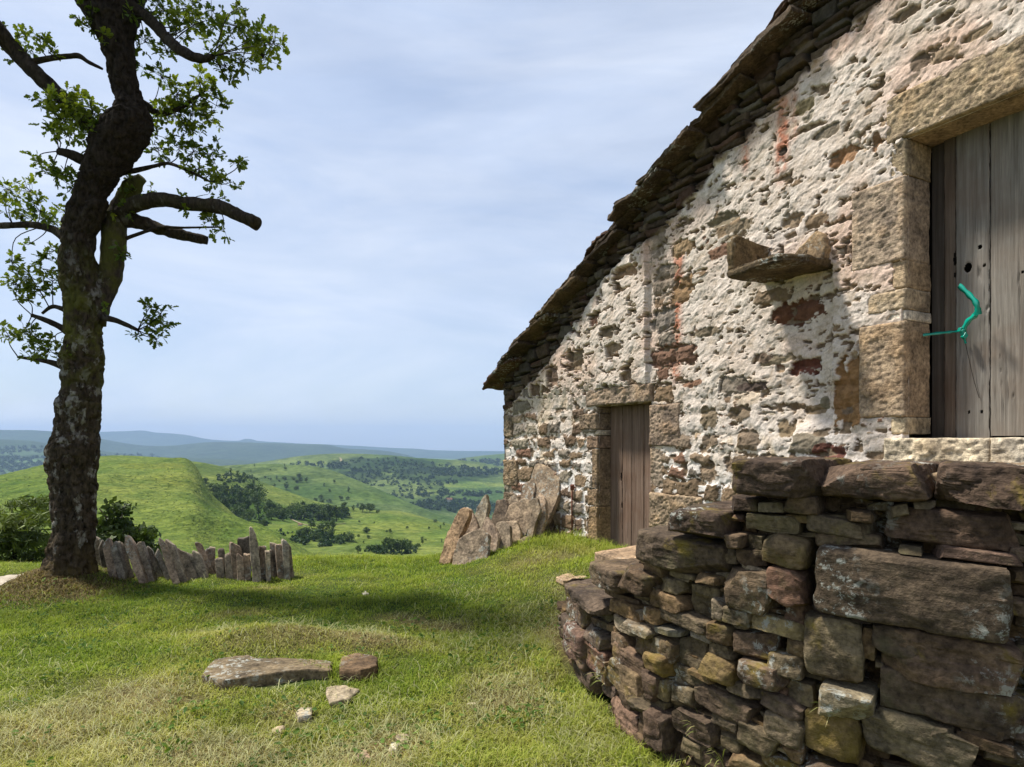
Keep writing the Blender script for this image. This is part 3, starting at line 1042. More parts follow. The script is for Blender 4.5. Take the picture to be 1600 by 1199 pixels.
TAN, TAN2, CRM = (.36, .265, .165), (.31, .235, .155), (.50, .44, .34)
def dict_args(*a, **k):
    return a, k
DRESSED = [
    dict_args('lintel', 6.17, 8.1, 3.735, 4.07, .030, .42, 301, (.37, .295, .20), .013, fr=(.032, .016)),
    dict_args('jamb_stone', 6.20, 6.31, 3.47, 3.732, .020, .30, 302, (.37, .30, .20), .005),
    dict_args('jamb_stone', 5.90, 6.31, 2.86, 3.467, .034, .30, 303, (.34, .275, .21), .012),
    dict_args('jamb_stone', 6.21, 6.31, 2.66, 2.857, .022, .30, 304, (.36, .28, .19), .006),
    dict_args('jamb_stone', 6.03, 6.31, 2.50, 2.657, .028, .30, 305, (.36, .30, .22), .012),
    dict_args('jamb_stone', 5.96, 6.31, 1.73, 2.42, .034, .30, 306, (.345, .27, .19), .012),
    dict_args('jamb_stone', 6.16, 6.31, 2.423, 2.497, .016, .30, 307, (.62, .58, .50), .006),
    dict_args('jamb_stone', 6.20, 6.31, 1.60, 1.727, .020, .30, 308, (.40, .34, .24), .008),
    dict_args('jamb_stone', 7.58, 7.95, 2.3, 3.73, .03, .30, 309, TAN, .014),
    dict_args('jamb_stone', 7.58, 7.85, 1.58, 2.297, .03, .30, 310, TAN2, .014),
    dict_args('door_sill', 6.17, 6.86, 1.36, 1.572, .060, .42, 311, (.52, .46, .35), .020, fr=(.05, .03)),
    dict_args('door_sill', 6.865, 7.75, 1.345, 1.575, .064, .42, 312, (.56, .51, .41), .020, fr=(.05, .03)),
    dict_args('lintel', 2.30, 3.56, 1.985, 2.20, .045, .40, 320, (.29, .23, .175), .016, fr=(.09, .03), chip=2.5),
    dict_args('jamb_stone', 2.14, 2.52, 1.70, 1.90, .040, .30, 321, (.22, .17, .12), .014, chip=2.2),
    dict_args('jamb_stone', 2.28, 2.52, 1.46, 1.62, .012, .30, 322, (.24, .17, .12), .012, chip=2.0),
    dict_args('jamb_stone', 2.40, 2.52, 0.96, 1.455, .018, .30, 323, (.22, .165, .11), .010),
    dict_args('jamb_stone', 2.30, 2.52, .74, .955, .018, .30, 324, (.24, .18, .12), .012),
    dict_args('jamb_stone', 2.33, 2.52, .14, .736, .022, .30, 325, (.30, .215, .125), .012),
    dict_args('jamb_stone', 2.42, 2.52, 1.625, 1.697, .010, .30, 326, (.45, .40, .33), .010),
    dict_args('jamb_stone', 2.42, 2.52, 1.903, 1.982, .010, .30, 327, (.28, .22, .16), .010),
    dict_args('jamb_stone', 3.51, 3.98, 1.50, 1.95, .030, .30, 328, (.27, .21, .16), .014, chip=2.0),
    dict_args('jamb_stone', 3.51, 3.72, 1.05, 1.495, .012, .30, 329, (.33, .27, .21), .014, chip=1.5),
    dict_args('jamb_stone', 3.51, 4.30, .60, .99, .034, .30, 330, (.30, .235, .165), .016, chip=2.0),
    dict_args('jamb_stone', 3.51, 3.75, .14, .595, .016, .30, 331, (.35, .29, .22), .014),
    dict_args('threshold', 2.44, 3.60, .08, .175, .10, .55, 332, (.40, .31, .23), .012),
]
for k, (a, c, d) in enumerate(((-.02, .30, .50), (-.02, .62, .42), (-.02, .30, .30), (-.02, .44, .40), (-.02, .28, .34))):
    z0 = [-.5, .02, .45, .86, 1.62][k]
    DRESSED.append(dict_args('quoin', a, c, z0, z0 + d, .030, .22, 340 + k, [(.21, .16, .11), (.25, .19, .125), (.19, .145, .10), (.24, .185, .125), (.21, .17, .12)][k], .014, chip=2.0))

# rubble courses
best = np.full(sh, 1.0, np.float32)
sid = np.full(sh, -1, np.int32)
rr = np.random.default_rng(21)
st_exp, st_off, st_col, st_u, st_z = [], [], [], [], []
PAL = np.array([(.235, .175, .115), (.185, .135, .088), (.26, .20, .14), (.20, .175, .145), (.16, .115, .078), (.19, .115, .08), (.25, .22, .17), (.145, .105, .075)])
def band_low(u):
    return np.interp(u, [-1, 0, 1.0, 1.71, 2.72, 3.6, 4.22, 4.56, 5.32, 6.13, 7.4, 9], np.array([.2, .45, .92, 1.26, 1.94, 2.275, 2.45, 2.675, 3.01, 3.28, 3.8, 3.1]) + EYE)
zc = -0.75
while zc < 5.5:
    big = zc < 2.0
    hgt = rr.uniform(.13, .21) if zc > 1.2 else rr.uniform(.13, .24)
    inband0 = False
    uc = -0.2 + rr.uniform(-.2, 0)
    while uc < 8.3:
        zr = zc + hgt / 2
        band = zr > band_low(uc + .1) - 0.03
        wst = rr.uniform(.13, .34) if band else rr.uniform(.17, .42)
        if uc < 0.35 and not band:
            wst = rr.uniform(.4, .6)
        nsub = (3 if rr.random() < .45 else 2) if (band and rr.random() < .85) else 1
        for q in range(nsub):
            h2 = hgt / nsub
            cu, cz = uc + wst / 2 + rr.uniform(-.02, .02), zc + h2 * (q + .5) + rr.uniform(-.02, .02)
            a = rr.uniform(-.12, .12)
            hw, hh = wst / 2 * rr.uniform(.84, .98), h2 / 2 * rr.uniform(.80, .97)
            i0, i1 = np.searchsorted(U, [cu - hw - .08, cu + hw + .08])
            j0, j1 = np.searchsorted(Z, [cz - hh - .08, cz + hh + .08])
            if i1 > i0 and j1 > j0:
                du, dz = UU[j0:j1, i0:i1] - cu, ZZ[j0:j1, i0:i1] - cz
                x, y = du * cos(a) + dz * sin(a), -du * sin(a) + dz * cos(a)
                tp = rr.uniform(-.25, .25)
                cr_ = .006 if band else .022
                qx, qy = np.abs(x + .25 * y * rr.uniform(-1, 1)) - hw * (1 + tp * y / hh) + cr_, np.abs(y) - hh * (1 + rr.uniform(-.3, .3) * x / hw) + cr_
                d = np.hypot(np.maximum(qx, 0), np.maximum(qy, 0)) + np.minimum(np.maximum(qx, qy), 0) - cr_
                w = best[j0:j1, i0:i1]
                m = d < w
                w[m] = d[m]
                sid[j0:j1, i0:i1][m] = len(st_exp)
            # how likely the lime has fallen off this stone
            zz = cz - EYE
            pr = 0.08
            if cu < 2.6:
                pr = 0.80 if zz < -.15 else (0.50 if zz < .25 else .16)
                if cu < .9:
                    pr = .85
            elif cu < 6.3:
                pr = 0.50 if zz < -.25 else (.26 if zz < .35 else (.12 if zz < 1.0 else .08))
                if 3.45 < cu < 4.0 and zz < 1.5:
                    pr = max(pr, .62)
            st_exp.append((rr.random() < pr) * rr.uniform(.35, 1.0))
            st_off.append(rr.uniform(-.012, .014))
            st_col.append(PAL[rr.integers(len(PAL))] * rr.uniform(.75, 1.2))
            st_u.append(cu)
            st_z.append(cz)
        uc += wst
    zc += hgt
st_exp, st_off, st_col = np.array(st_exp), np.array(st_off), np.array(st_col)
sidc = np.maximum(sid, 0)
EX, OF = st_exp[sidc], st_off[sidc]
del w

f3 = (fbm(P2 / .05, 4, 31)).reshape(sh)
f5 = (fbm(P2 / .35, 4, 33)).reshape(sh)
warp = np.stack([f5.ravel() * .12, f3.ravel() * .03, np.zeros(P2.shape[0])], 1)
pd = P2 + warp
tilt = np.stack([pd[:, 0] * .8 + pd[:, 1] * .55, pd[:, 1] * 1.0 - pd[:, 0] * .50, pd[:, 2]], 1)
rid = fbm(tilt / np.array([.17, .075, 1]), 4, 35, 0.5).reshape(sh)
def terr(g, n, soft=.12):
    g = g * n
    fl = np.floor(g)
    return (fl + sstep(0, soft, g - fl)) / n
flake = terr(rid, 3.4, .13) * .6 + terr(fbm(tilt / np.array([.07, .035, 1]), 3, 38).reshape(sh), 3.0, .13) * .4   # layers of lime, broken off in ledges
f1 = fbm(tilt / np.array([.045, .024, 1]), 3, 36).reshape(sh)
near_open = np.zeros(sh, bool)
for o_ in (SD, LD):
    near_open |= (UU > o_[0] - .022) & (UU < o_[1] + .022) & (ZZ > o_[2] - .022) & (ZZ < o_[3] + .022)
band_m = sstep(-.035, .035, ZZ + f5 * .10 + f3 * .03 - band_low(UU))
dr = best + f3 * .042 + f5 * .03
# plaster
LOW = lerp(.004, .010, sstep(2.6, 1.4, ZZ))
hp = .024 + LOW * np.clip(-best / .06, -0.7, 1) + lerp(.009, .011, sstep(2.2, 3.2, ZZ)) * flake + .0036 * f1 + .008 * f5 + .0025 * f3
step = np.where(UU < 3.50 + f3 * .010, .055, 0) * sstep(1.85, 2.45, ZZ + f5 * .2)
hp = hp + step
hp = hp - .016 * sstep(2.3, 1.5, ZZ) - .014 * sstep(2.6, 1.6, UU) * sstep(2.9, 2.2, ZZ)
# where the plaster has gone
fall = (EX > 0) & (dr < -.006 - (1 - EX) * .030)
patch = fbm(P2 / .22, 4, 44).reshape(sh)
lowm = sstep(2.9, 1.2, UU) * sstep(2.1, 1.5, ZZ) * .16 + sstep(.75, .35, ZZ) * .22
chips = (fbm(P2 / np.array([.09, .04, 1]), 4, 52).reshape(sh) > .43) & (f5 > -.30)
fall = fall | chips | (patch + lowm + f3 * .14 > .60)
# bare stones that stand out in the wall: px, py, half width, half height (photo pixels), colour
BARE = [(1243, 487, 36, 20, (.13, .065, .040)), (1254, 574, 26, 14, (.12, .050, .035)), (1215, 562, 30, 8, (.24, .20, .14)), (1070, 388, 20, 16, (.28, .20, .12)), (1068, 452, 20, 22, (.22, .145, .08)), (1052, 556, 34, 17, (.17, .105, .075)), (1040, 500, 20, 22, (.20, .175, .15)), (1040, 440, 16, 26, (.24, .20, .16)), (1030, 380, 12, 26, (.26, .21, .16)),
 (1155, 646, 16, 12, (.17, .135, .095)), (1110, 652, 14, 18, (.20, .16, .11)), (1228, 670, 13, 15, (.22, .17, .11)), (1108, 738, 14, 18, (.22, .17, .12)), (1172, 686, 14, 14, (.20, .16, .12)), (1330, 610, 26, 56, (.25, .15, .07)), (1226, 236, 7, 9, (.06, .045, .035)), (1320, 245, 22, 12, (.27, .16, .09)), (1372, 225, 6, 16, (.24, .15, .09)), (1258, 168, 14, 11, (.24, .20, .12)), (1440, 98, 14, 12, (.15, .115, .085)), (1418, 24, 26, 9, (.20, .16, .12)), (1530, 55, 26, 7, (.26, .20, .13)), (1475, 30, 16, 7, (.19, .15, .11)), (1300, 205, 20, 9, (.20, .17, .13)), (1300, 706, 24, 12, (.14, .065, .05)), (1270, 640, 16, 8, (.22, .17, .11)), (1180, 605, 26, 7, (.09, .07, .06)), (1240, 635, 14, 6, (.20, .15, .10)), (1285, 630, 7, 9, (.20, .18, .13)), (985, 425, 20, 9, (.24, .17, .11)), (1130, 345, 22, 10, (.20, .17, .12)), (1160, 355, 24, 10, (.19, .155, .11)), (1240, 345, 18, 10, (.25, .19, .13)), (1280, 345, 16, 12, (.24, .18, .12)), (1105, 520, 26, 7, (.17, .14, .10)), (1085, 600, 16, 6, (.20, .12, .08)), (1195, 560, 14, 8, (.16, .12, .09)), (960, 520, 16, 10, (.20, .165, .12)), (905, 565, 14, 20, (.21, .165, .115)), (870, 590, 10, 16, (.22, .16, .12)), (1150, 725, 18, 14, (.21, .165, .12)), (1200, 720, 20, 10, (.22, .17, .12)), (1065, 690, 14, 10, (.20, .16, .12)), (1110, 690, 14, 10, (.19, .15, .11))]
BCOL = np.zeros(sh + (3,), np.float32)
bare = np.zeros(sh, bool)
crev = (best > -.014 + f3 * .03) & (fbm(P2 / np.array([.13, .06, 1]) + 31, 4, 58).reshape(sh) > lerp(.24, .30, sstep(1.5, 3.0, ZZ))) & (band_m < .5)
for px_, py_, rx_, ry_, c_ in BARE:
    ua, za = wall_px(px_ - rx_, py_ + ry_)
    ub, zb_ = wall_px(px_ + rx_, py_ - ry_)
    uc_, zc2 = wall_px(px_, py_)
    q_ = (np.abs((UU - uc_) / max(.02, (ub - ua) / 2)) ** 2.6 + np.abs((ZZ - zc2) / max(.015, (wall_px(px_, py_ - ry_)[1] - wall_px(px_, py_ + ry_)[1]) / 2)) ** 2.6) + f3 * 1.1 + f5 * .5
    m_ = q_ < 1
    bare |= m_
    BCOL[m_] = c_
fall = fall | bare
fallf = fall.astype(np.float32)
stone_h = .004 + OF + .018 * np.clip(-best / .04, -1, 1) + .010 * f3 + .006 * f1
joint = sstep(-.004, .012, best + f3 * .008)
band_h = .010 + OF * 2.6 + .020 * np.clip((-best + f3 * .01) / .008, -.3, 1) - .05 * joint + .010 * f3 + .012 * terr(fbm(P2 / np.array([.16, .05, 1]), 3, 57).reshape(sh), 3.0)
H = np.where(fall, stone_h, hp)
H = np.where(crev, np.minimum(H, -.004 + .012 * f3), H)
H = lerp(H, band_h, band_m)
for a_, k_ in DRESSED:                      # the dressed stones stand free of the lime, its edge ragged over them
    _, u0, u1, z0, z1 = a_[:5]
    e = np.minimum(np.minimum(UU - u0, u1 - UU), np.minimum(ZZ - z0, z1 - ZZ)) - .016 + f3 * .045 + f5 * .03
    H = np.where(e > 0, np.minimum(H, a_[5] - .035), H)
# shallow recess below the bracket shelf
rec = sstep(4.98, 5.40, UU + f5 * .05) * sstep(5.74, 5.70, UU + f3 * .012) * sstep(1.60, 1.75, ZZ) * sstep(SHZ0 + .02, SHZ0 - .02, ZZ)
H = H - rec * .055
# soften one cell
H = np.where(near_open, np.minimum(H, -.02), H)
H = (H * 4 + np.roll(H, 1, 0) + np.roll(H, 1, 1)) / 6

pl = np.array([.70, .625, .56]) * np.ones(sh + (3,))
whiter = sstep(1.9, 1.0, ZZ)[..., None]
pl = lerp(pl, np.array([.78, .77, .755]), whiter * .85)
gr = sstep(.05, .5, f5 + f3 * .4)[..., None]
pl = lerp(pl, np.array([.60, .55, .48]), gr * .5)
pk = sstep(.05, .55, fbm(P2 / .6, 3, 61).reshape(sh))[..., None] * sstep(1.6, 2.6, ZZ)[..., None]
pl = lerp(pl, np.array([.70, .50, .40]), pk * .65)
# rust-red runs of water and the pink edge under the eaves stones
def streak(u0, z0, z1, wd, s):
    wob = u0 + .03 * f5 + (ZZ - z1) * .02
    return np.exp(-((UU - wob) / wd) ** 2) * sstep(z0, z0 + .25, ZZ) * sstep(z1 + .1, z1 - .1, ZZ) * s * np.clip(.6 + f3 * 1.2 + f5 * .8, 0, 1.1)
for px, y0, y1, wd, s in ((1062, 395, 610, .055, .95), (1226, 140, 300, .05, .95), (1168, 215, 285, .03, .6), (1245, 140, 240, .03, .4), (1330, 30, 90, .12, .35)):
    uu, zb = wall_px(px, y1)
    _, zt = wall_px(px, y0)
    pl = lerp(pl, np.array([.50, .20, .12]), np.clip(streak(uu, zb, zt, wd * 1.15, s * 1.5), 0, .9)[..., None])
dirt = sstep(.05, -.30, flake + f3 * .12)[..., None] * lerp(.60, .35, sstep(2.0, 1.2, ZZ))[..., None]
pl = lerp(pl, np.array([.44, .36, .27]), dirt)
edge = sstep(.30, .02, band_low(UU) - ZZ)[..., None] * sstep(-.1, .3, f5)[..., None]
pl = lerp(pl, np.array([.62, .40, .28]), edge * .6)
og = (sstep(.25, .45, fbm(P2 / .4, 3, 67)) * .5).reshape(sh)[..., None] * sstep(2.8, 1.4, ZZ)[..., None]
pl = lerp(pl, np.array([.60, .45, .24]), og)
# crackle
crk = np.abs(fbm(P2 / .16 + 9, 3, 71)).reshape(sh)
pl = pl * lerp(1.0, .55, sstep(.022, .006, crk) * (f5 > -.1))[..., None]
sc_ = st_col[sidc] * (1 + .35 * f3[..., None]) 
jm = (joint * .8)[..., None]
stc = lerp(sc_ * 1.18, np.array([.40, .35, .28]), jm * .8)
stc = np.where(bare[..., None], BCOL * (1 + .4 * f3[..., None]) * 1.15, stc)
C = np.where(fall[..., None], stc, pl)
C = np.where(crev[..., None], np.array([.23, .175, .12]) * (1 + .6 * f3[..., None]), C)
bc = lerp(sc_ * .50, np.array([.030, .024, .018]), joint[..., None])  # band stones darkened in colour to deepen the shade under the roof
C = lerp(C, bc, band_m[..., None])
C = np.clip(C, .01, .9)

keep = ZZ < roof_z(UU) + .02
def inside(u, z, o, pad=0.0):
    return (u > o[0] + pad) & (u < o[1] - pad) & (z > o[2] + pad) & (z < o[3] - pad)
keep &= ~inside(UU, ZZ, SD, .004) & ~inside(UU, ZZ, LD, .004)
V = wall_pt(UU.ravel(), ZZ.ravel(), H.ravel())
fs = grid_faces(*sh)
kf = keep.ravel()
fs = fs[kf[fs].all(1)]
used = np.zeros(len(V), bool)
used[fs.ravel()] = True
remap = np.cumsum(used) - 1
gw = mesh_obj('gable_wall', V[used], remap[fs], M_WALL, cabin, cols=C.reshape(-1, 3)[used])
del V, C, pl, stc, bc, P2, pd, tilt, warp

# the rest of the shell, never in this view: far side of the gable, back and side walls
b = Bag()
def quad(bag, pts, c=(.5, .45, .38)):
    bag.add(np.array(pts), np.array([[0, 1, 2, 3]]), c)
UE = 2 * APEX
b.add(np.array([wall_pt(8.19, -.7, .015), wall_pt(UE, -.7, .015), wall_pt(UE, roof_z(UE), .015), wall_pt(8.19, roof_z(8.19), .015)]), np.array([[0, 1, 2, 3]]), (.6, .55, .48))
b.add(np.array([wall_pt(APEX, 5.4, .012), wall_pt(8.2, 5.4, .012), wall_pt(8.2, roof_z(8.2), .012), wall_pt(APEX, roof_z(APEX), .012), wall_pt(6.0, 5.4, .012)]), np.array([[4, 0, 3, 3], [0, 1, 2, 3]])[1:], (.2, .17, .13))
b.build('gable_wall_end', M_WALL, cabin, False)
# corner return (far side wall) with rubble relief
uu2, zz2 = np.meshgrid(np.linspace(0, 8, 200), np.arange(-1.2, 2.62, .03))
p3 = np.stack([uu2, zz2, uu2 * 0], -1).reshape(-1, 3)
hh = fbm(p3 / .15, 4, 81) * .03
base_ = wall_pt(0, 0)[:2]
vx = base_[0] + ND[0] * (uu2.ravel() - .02) + DD[0] * (hh + .0)
vy = base_[1] + ND[1] * (uu2.ravel() - .02) + DD[1] * (hh + .0)
cc = lerp(np.array([.20, .15, .10]), np.array([.55, .5, .42]), sstep(-.2, .4, fbm(p3 / .25, 3, 82))[:, None])
mesh_obj('side_wall', np.stack([vx, vy, zz2.ravel()], 1), grid_faces(*uu2.shape), M_WALL, cabin, cols=cc)
b = Bag()
e0 = wall_pt(UE, 0)[:2]
quad(b, [(*(e0), -1), (*(e0 + ND * 8), -1), (*(e0 + ND * 8), 2.6), (*e0, 2.6)])
f0 = wall_pt(0, 0)[:2] + ND * 8
quad(b, [(*f0, -1), (*(e0 + ND * 8), -1), (*(e0 + ND * 8), 2.6), (*f0, 2.6)])
b.build('back_wall', M_WALL, cabin, False)

# dressed stones: blocks set in the wall, face a little proud of the plaster
def ashlar(name, u0, u1, z0, z1, proud, depth, seed, col, rough=.010, mat=None, fr=(.034, .015), chip=1.0):
    """tooled block; a fine relief on the face, real depth behind"""
    nu, nz_ = max(8, int((u1 - u0) / .011)), max(8, int((z1 - z0) / .011))
    a, c = np.meshgrid(np.linspace(0, 1, nu), np.linspace(0, 1, nz_))
    uu, zz = u0 + a * (u1 - u0), z0 + c * (z1 - z0)
    p = np.stack([uu, zz, uu * 0 + seed], -1).reshape(-1, 3)
    n0 = fbm(np.stack([p[:, 0] * .9 + p[:, 1] * .4, p[:, 1] - .3 * p[:, 0], p[:, 2]], 1) / np.array([fr[0], fr[1], 1]), 4, seed).reshape(uu.shape)
    n1 = fbm(p / .14, 3, seed + 3).reshape(uu.shape)
    ed = np.minimum(np.minimum(a, 1 - a) * (u1 - u0), np.minimum(c, 1 - c) * (z1 - z0))
    o = proud + (n0 * rough * .9 + n1 * rough * 1.1) * sstep(0, .02, ed) - .010 * chip * sstep(.014, 0, ed)
    uu = uu + fbm(p[:, [1, 0, 2]] / .09, 3, seed + 6).reshape(uu.shape) * .006 * chip * sstep(.06, 0, ed)
    zz = zz + fbm(p / .09, 3, seed + 7).reshape(uu.shape) * .006 * chip * sstep(.06, 0, ed)
    F0 = wall_pt(uu.ravel(), zz.ravel(), o.ravel())
    fs = [grid_faces(*uu.shape)]
    idx = np.arange(nu * nz_).reshape(nz_, nu)
    loop = np.concatenate([idx[0, :-1], idx[:-1, -1], idx[-1, :0:-1], idx[:0:-1, 0]])
    ul, zl = uu.ravel()[loop], zz.ravel()[loop]
    Vs, n, m = [F0], len(F0), len(loop)
    prev = loop
    for k, dpt in enumerate((.25, .5, .75, 1.0)):
        pr = fbm(np.stack([ul, zl, ul * 0 + k * .4], 1) / .08, 3, seed + 11) * .004
        Vs.append(wall_pt(ul + pr, zl + pr, proud - .01 - depth * dpt))
        cur = np.arange(n, n + m)
        fs.append(np.stack([prev, cur, np.roll(cur, -1), np.roll(prev, -1)], 1))
        prev = cur
        n += m
    V = np.concatenate(Vs)
    cl = np.array(col) * np.array([.97, 1.02, 1.14]) * np.ones((len(V), 3))
    t1 = sstep(-.1, .5, np.concatenate([n1.ravel(), np.zeros(len(V) - len(F0))]))[:, None]
    cl = lerp(cl, cl * np.array([1.03, .96, .87]), t1)
    return mesh_obj(name, V, fs, mat or M_ASHLAR, cabin, cols=cl)

for a_, k_ in DRESSED:
    ashlar(*a_, **k_)

# doors: planks with worn holes, a dark lining behind
def plank_door(name, u0, u1, z0, z1, off, seams, seed, mat, holes=(), tone=None):
    st = .0048
    parts = Bag()
    rg = np.random.default_rng(seed)
    for k in range(len(seams) - 1):
        a, c = seams[k] + .0025, seams[k + 1] - .0025
        nu, nz_ = max(5, int((c - a) / st)), int((z1 - z0) / st)
        uu, zz = np.meshgrid(np.linspace(a, c, nu), np.linspace(z0 + rg.uniform(0, .02), z1, nz_))
        ed = np.minimum(uu - a, c - uu)
        p = np.stack([uu / .018, zz / .6, uu * 0 + k * 7], -1).reshape(-1, 3)
        g = fbm(p, 4, seed + k).reshape(uu.shape)
        ch = fbm(np.stack([zz / .05, uu * 0, uu * 0 + k * 3.3], -1).reshape(-1, 3), 3, seed + 40).reshape(uu.shape)
        uu = uu + np.where(ed < .004, ch * .004, 0)
        dlt = rg.uniform(-.006, .006)
        spl = fbm(np.stack([uu / .03, zz / 1.6, uu * 0 + k * 9], -1).reshape(-1, 3), 2, seed + 90 + k).reshape(uu.shape)
        o = off + dlt - .009 * sstep(.035, .0, np.abs(spl)) * sstep(.1, .4, fbm(np.stack([uu / .1, zz / .5, uu * 0], -1).reshape(-1, 3), 2, seed + 95).reshape(uu.shape) + .15) + g * .0032 - .006 * sstep(.010, 0, ed)
        keepm = np.ones(uu.shape, bool)
        for hu, hz_, ru, rz in holes:
            q = ((uu - hu + ch * .004) / ru) ** 2 + ((zz - hz_ + g * .006) / rz) ** 2 + g * .25
            keepm &= q > 1
            o = o - .006 * sstep(1.9, 1.0, q)
        V = wall_pt(uu.ravel(), zz.ravel(), o.ravel())
        f = grid_faces(*uu.shape)
        f = f[keepm.ravel()[f].all(1)]
        t = rg.uniform(.82, 1.12) * np.array([1, 1, 1]) if tone is None else np.array(tone[k])
        cl = np.tile(t, (len(V), 1)) * (1 + .18 * g.ravel()[:, None])
        parts.add(V, f, cl)
        # plank edges and back
        for ue in (a, c):
            zs = np.linspace(z0, z1, 30)
            e1 = wall_pt(np.full(30, ue), zs, off - .005)
            e2 = wall_pt(np.full(30, ue), zs, off - .028)
            parts.add(np.vstack([e1, e2]), grid_faces(2, 30), t * .6)
    d = parts.build(name, mat, cabin)
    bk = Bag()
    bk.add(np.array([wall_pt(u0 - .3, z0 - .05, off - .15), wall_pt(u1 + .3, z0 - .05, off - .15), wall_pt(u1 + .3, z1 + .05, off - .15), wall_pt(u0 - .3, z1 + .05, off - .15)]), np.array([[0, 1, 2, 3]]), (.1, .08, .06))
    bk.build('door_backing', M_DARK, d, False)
    return d
ho = []
for px, py, ru, rz in ((1513, 418, .022, .034), (1532, 386, .012, .012), (1539, 415, .007, .008), (1492, 404, .006, .050), (1492, 430, .005, .016), (1598, 425, .006, .008), (1534, 644, .006, .008), (1514, 644, .006, .008)):
    u_, z_ = wall_px(px, py, -.28)
    ho.append((u_, z_, ru, rz))
plank_door('loft_door', 6.40, 7.60, 1.57, 3.75, -.28, [6.405, 6.487, 6.705, 6.955, 7.16, 7.38, 7.60], 401, M_WOOD_GREY, ho, [(.62, .52, .45), (1.0, 1.0, 1.0), (1.05, 1.03, 1.0), (.9, .9, .9), (1, 1, 1), (.95, .95, .95)])
b = Bag()
def wbox(bag, u0, u1, z0, z1, o0, o1, col):
    q = [wall_pt(u, z, o) for z in (z0, z1) for (u, o) in ((u0, o0), (u1, o0), (u1, o1), (u0, o1))]
    bag.add(np.array(q), np.array([[0, 1, 2, 3], [7, 6, 5, 4], [0, 4, 5, 1], [1, 5, 6, 2], [2, 6, 7, 3], [3, 7, 4, 0]]), col)
wbox(b, 6.313, 6.398, 1.575, 3.73, -.40, -.305, (.33, .30, .28))
b.build('door_frame', M_WOOD_GREY, cabin, False)
plank_door('small_door', 2.50, 3.53, .17, 1.98, -.19, [2.515, 2.76, 2.94, 3.16, 3.34, 3.52], 420, M_WOOD_BROWN, [(wall_px(971, 765, -.19)[0], wall_px(971, 745, -.19)[1], .010, .05), (wall_px(972, 790, -.19)[0], wall_px(972, 790, -.19)[1], .008, .03)])
b = Bag()      # bits of lining above the loft door, dark
wbox(b, 6.95, 7.15, 3.35, 3.62, -.276, -.255, (.9, .62, .4))
b.build('door_batten', M_WOOD_BROWN, cabin, False)

# stone bracket shelf with an upright side slab
SHZ = 1.40 + EYE
def uo(u, o, z):
    return wall_pt(u, z, o)
E_U, E_O = wall_pt(1, 0)[:2] - wall_pt(0, 0)[:2], wall_pt(0, 0, 1.0)[:2] - wall_pt(0, 0)[:2]
exu, exo, ez = np.array([*E_U, 0]), np.array([*E_O, 0]), np.array([0, 0, 1.0])
O0 = wall_pt(5.09, SHZ + .06)
V, f = radial_slab([(0, -.22), (-.03, .30), (-.02, .48), (.10, .50), (.34, .55), (.56, .52), (.62, .30), (.64, -.22)], .065, O0, exu, exo, ez, 501, rough=.012, smoothit=0)
b = Bag(); b.add(V, f, (.10, .078, .05)); shelf = b.build('stone_shelf', M_SLAB, cabin, sharp=28)
O1 = wall_pt(5.05, SHZ + .058)
V, f = radial_slab([(-.2, 0), (.46, 0), (.47, .26), (.40, .31), (.12, .26), (-.2, .25)], .07, O1 + exu * .07, exo, ez, exu, 502, rough=.010, smoothit=0)
b = Bag(); b.add(V, f, (.15, .115, .07)); b.build('side_slab', M_SLAB, shelf)
O2 = wall_pt(5.42, SHZ + .058, .05)
V, f = radial_slab([(-.10, .0), (.30, .0), (.30, .16), (.22, .24), (.05, .13)], .16, O2 + exo * .05, exu, ez, exo, 503, rough=.014, smoothit=1)
b = Bag(); b.add(V, f, (.28, .215, .145)); b.build('end_stone', M_SLAB, shelf)

# rusty rod on the wall by the small door
u_, zt_ = wall_px(893, 762, .06)
_, zb_ = wall_px(893, 842, .06)
V, f = tube([wall_pt(u_, zt_, .0), wall_pt(u_, zt_ - .01, .05), wall_pt(u_, (zt_ + zb_) / 2, .055), wall_pt(u_, zb_, .05)], [.012, .011, .009, .011], 8)
b = Bag(); b.add(V, f)
V, f = stone_shape(.05, .04, .07, 9); b.add(V + wall_pt(u_, zt_, .05), f); b.build('iron_rod', M_IRON, cabin)

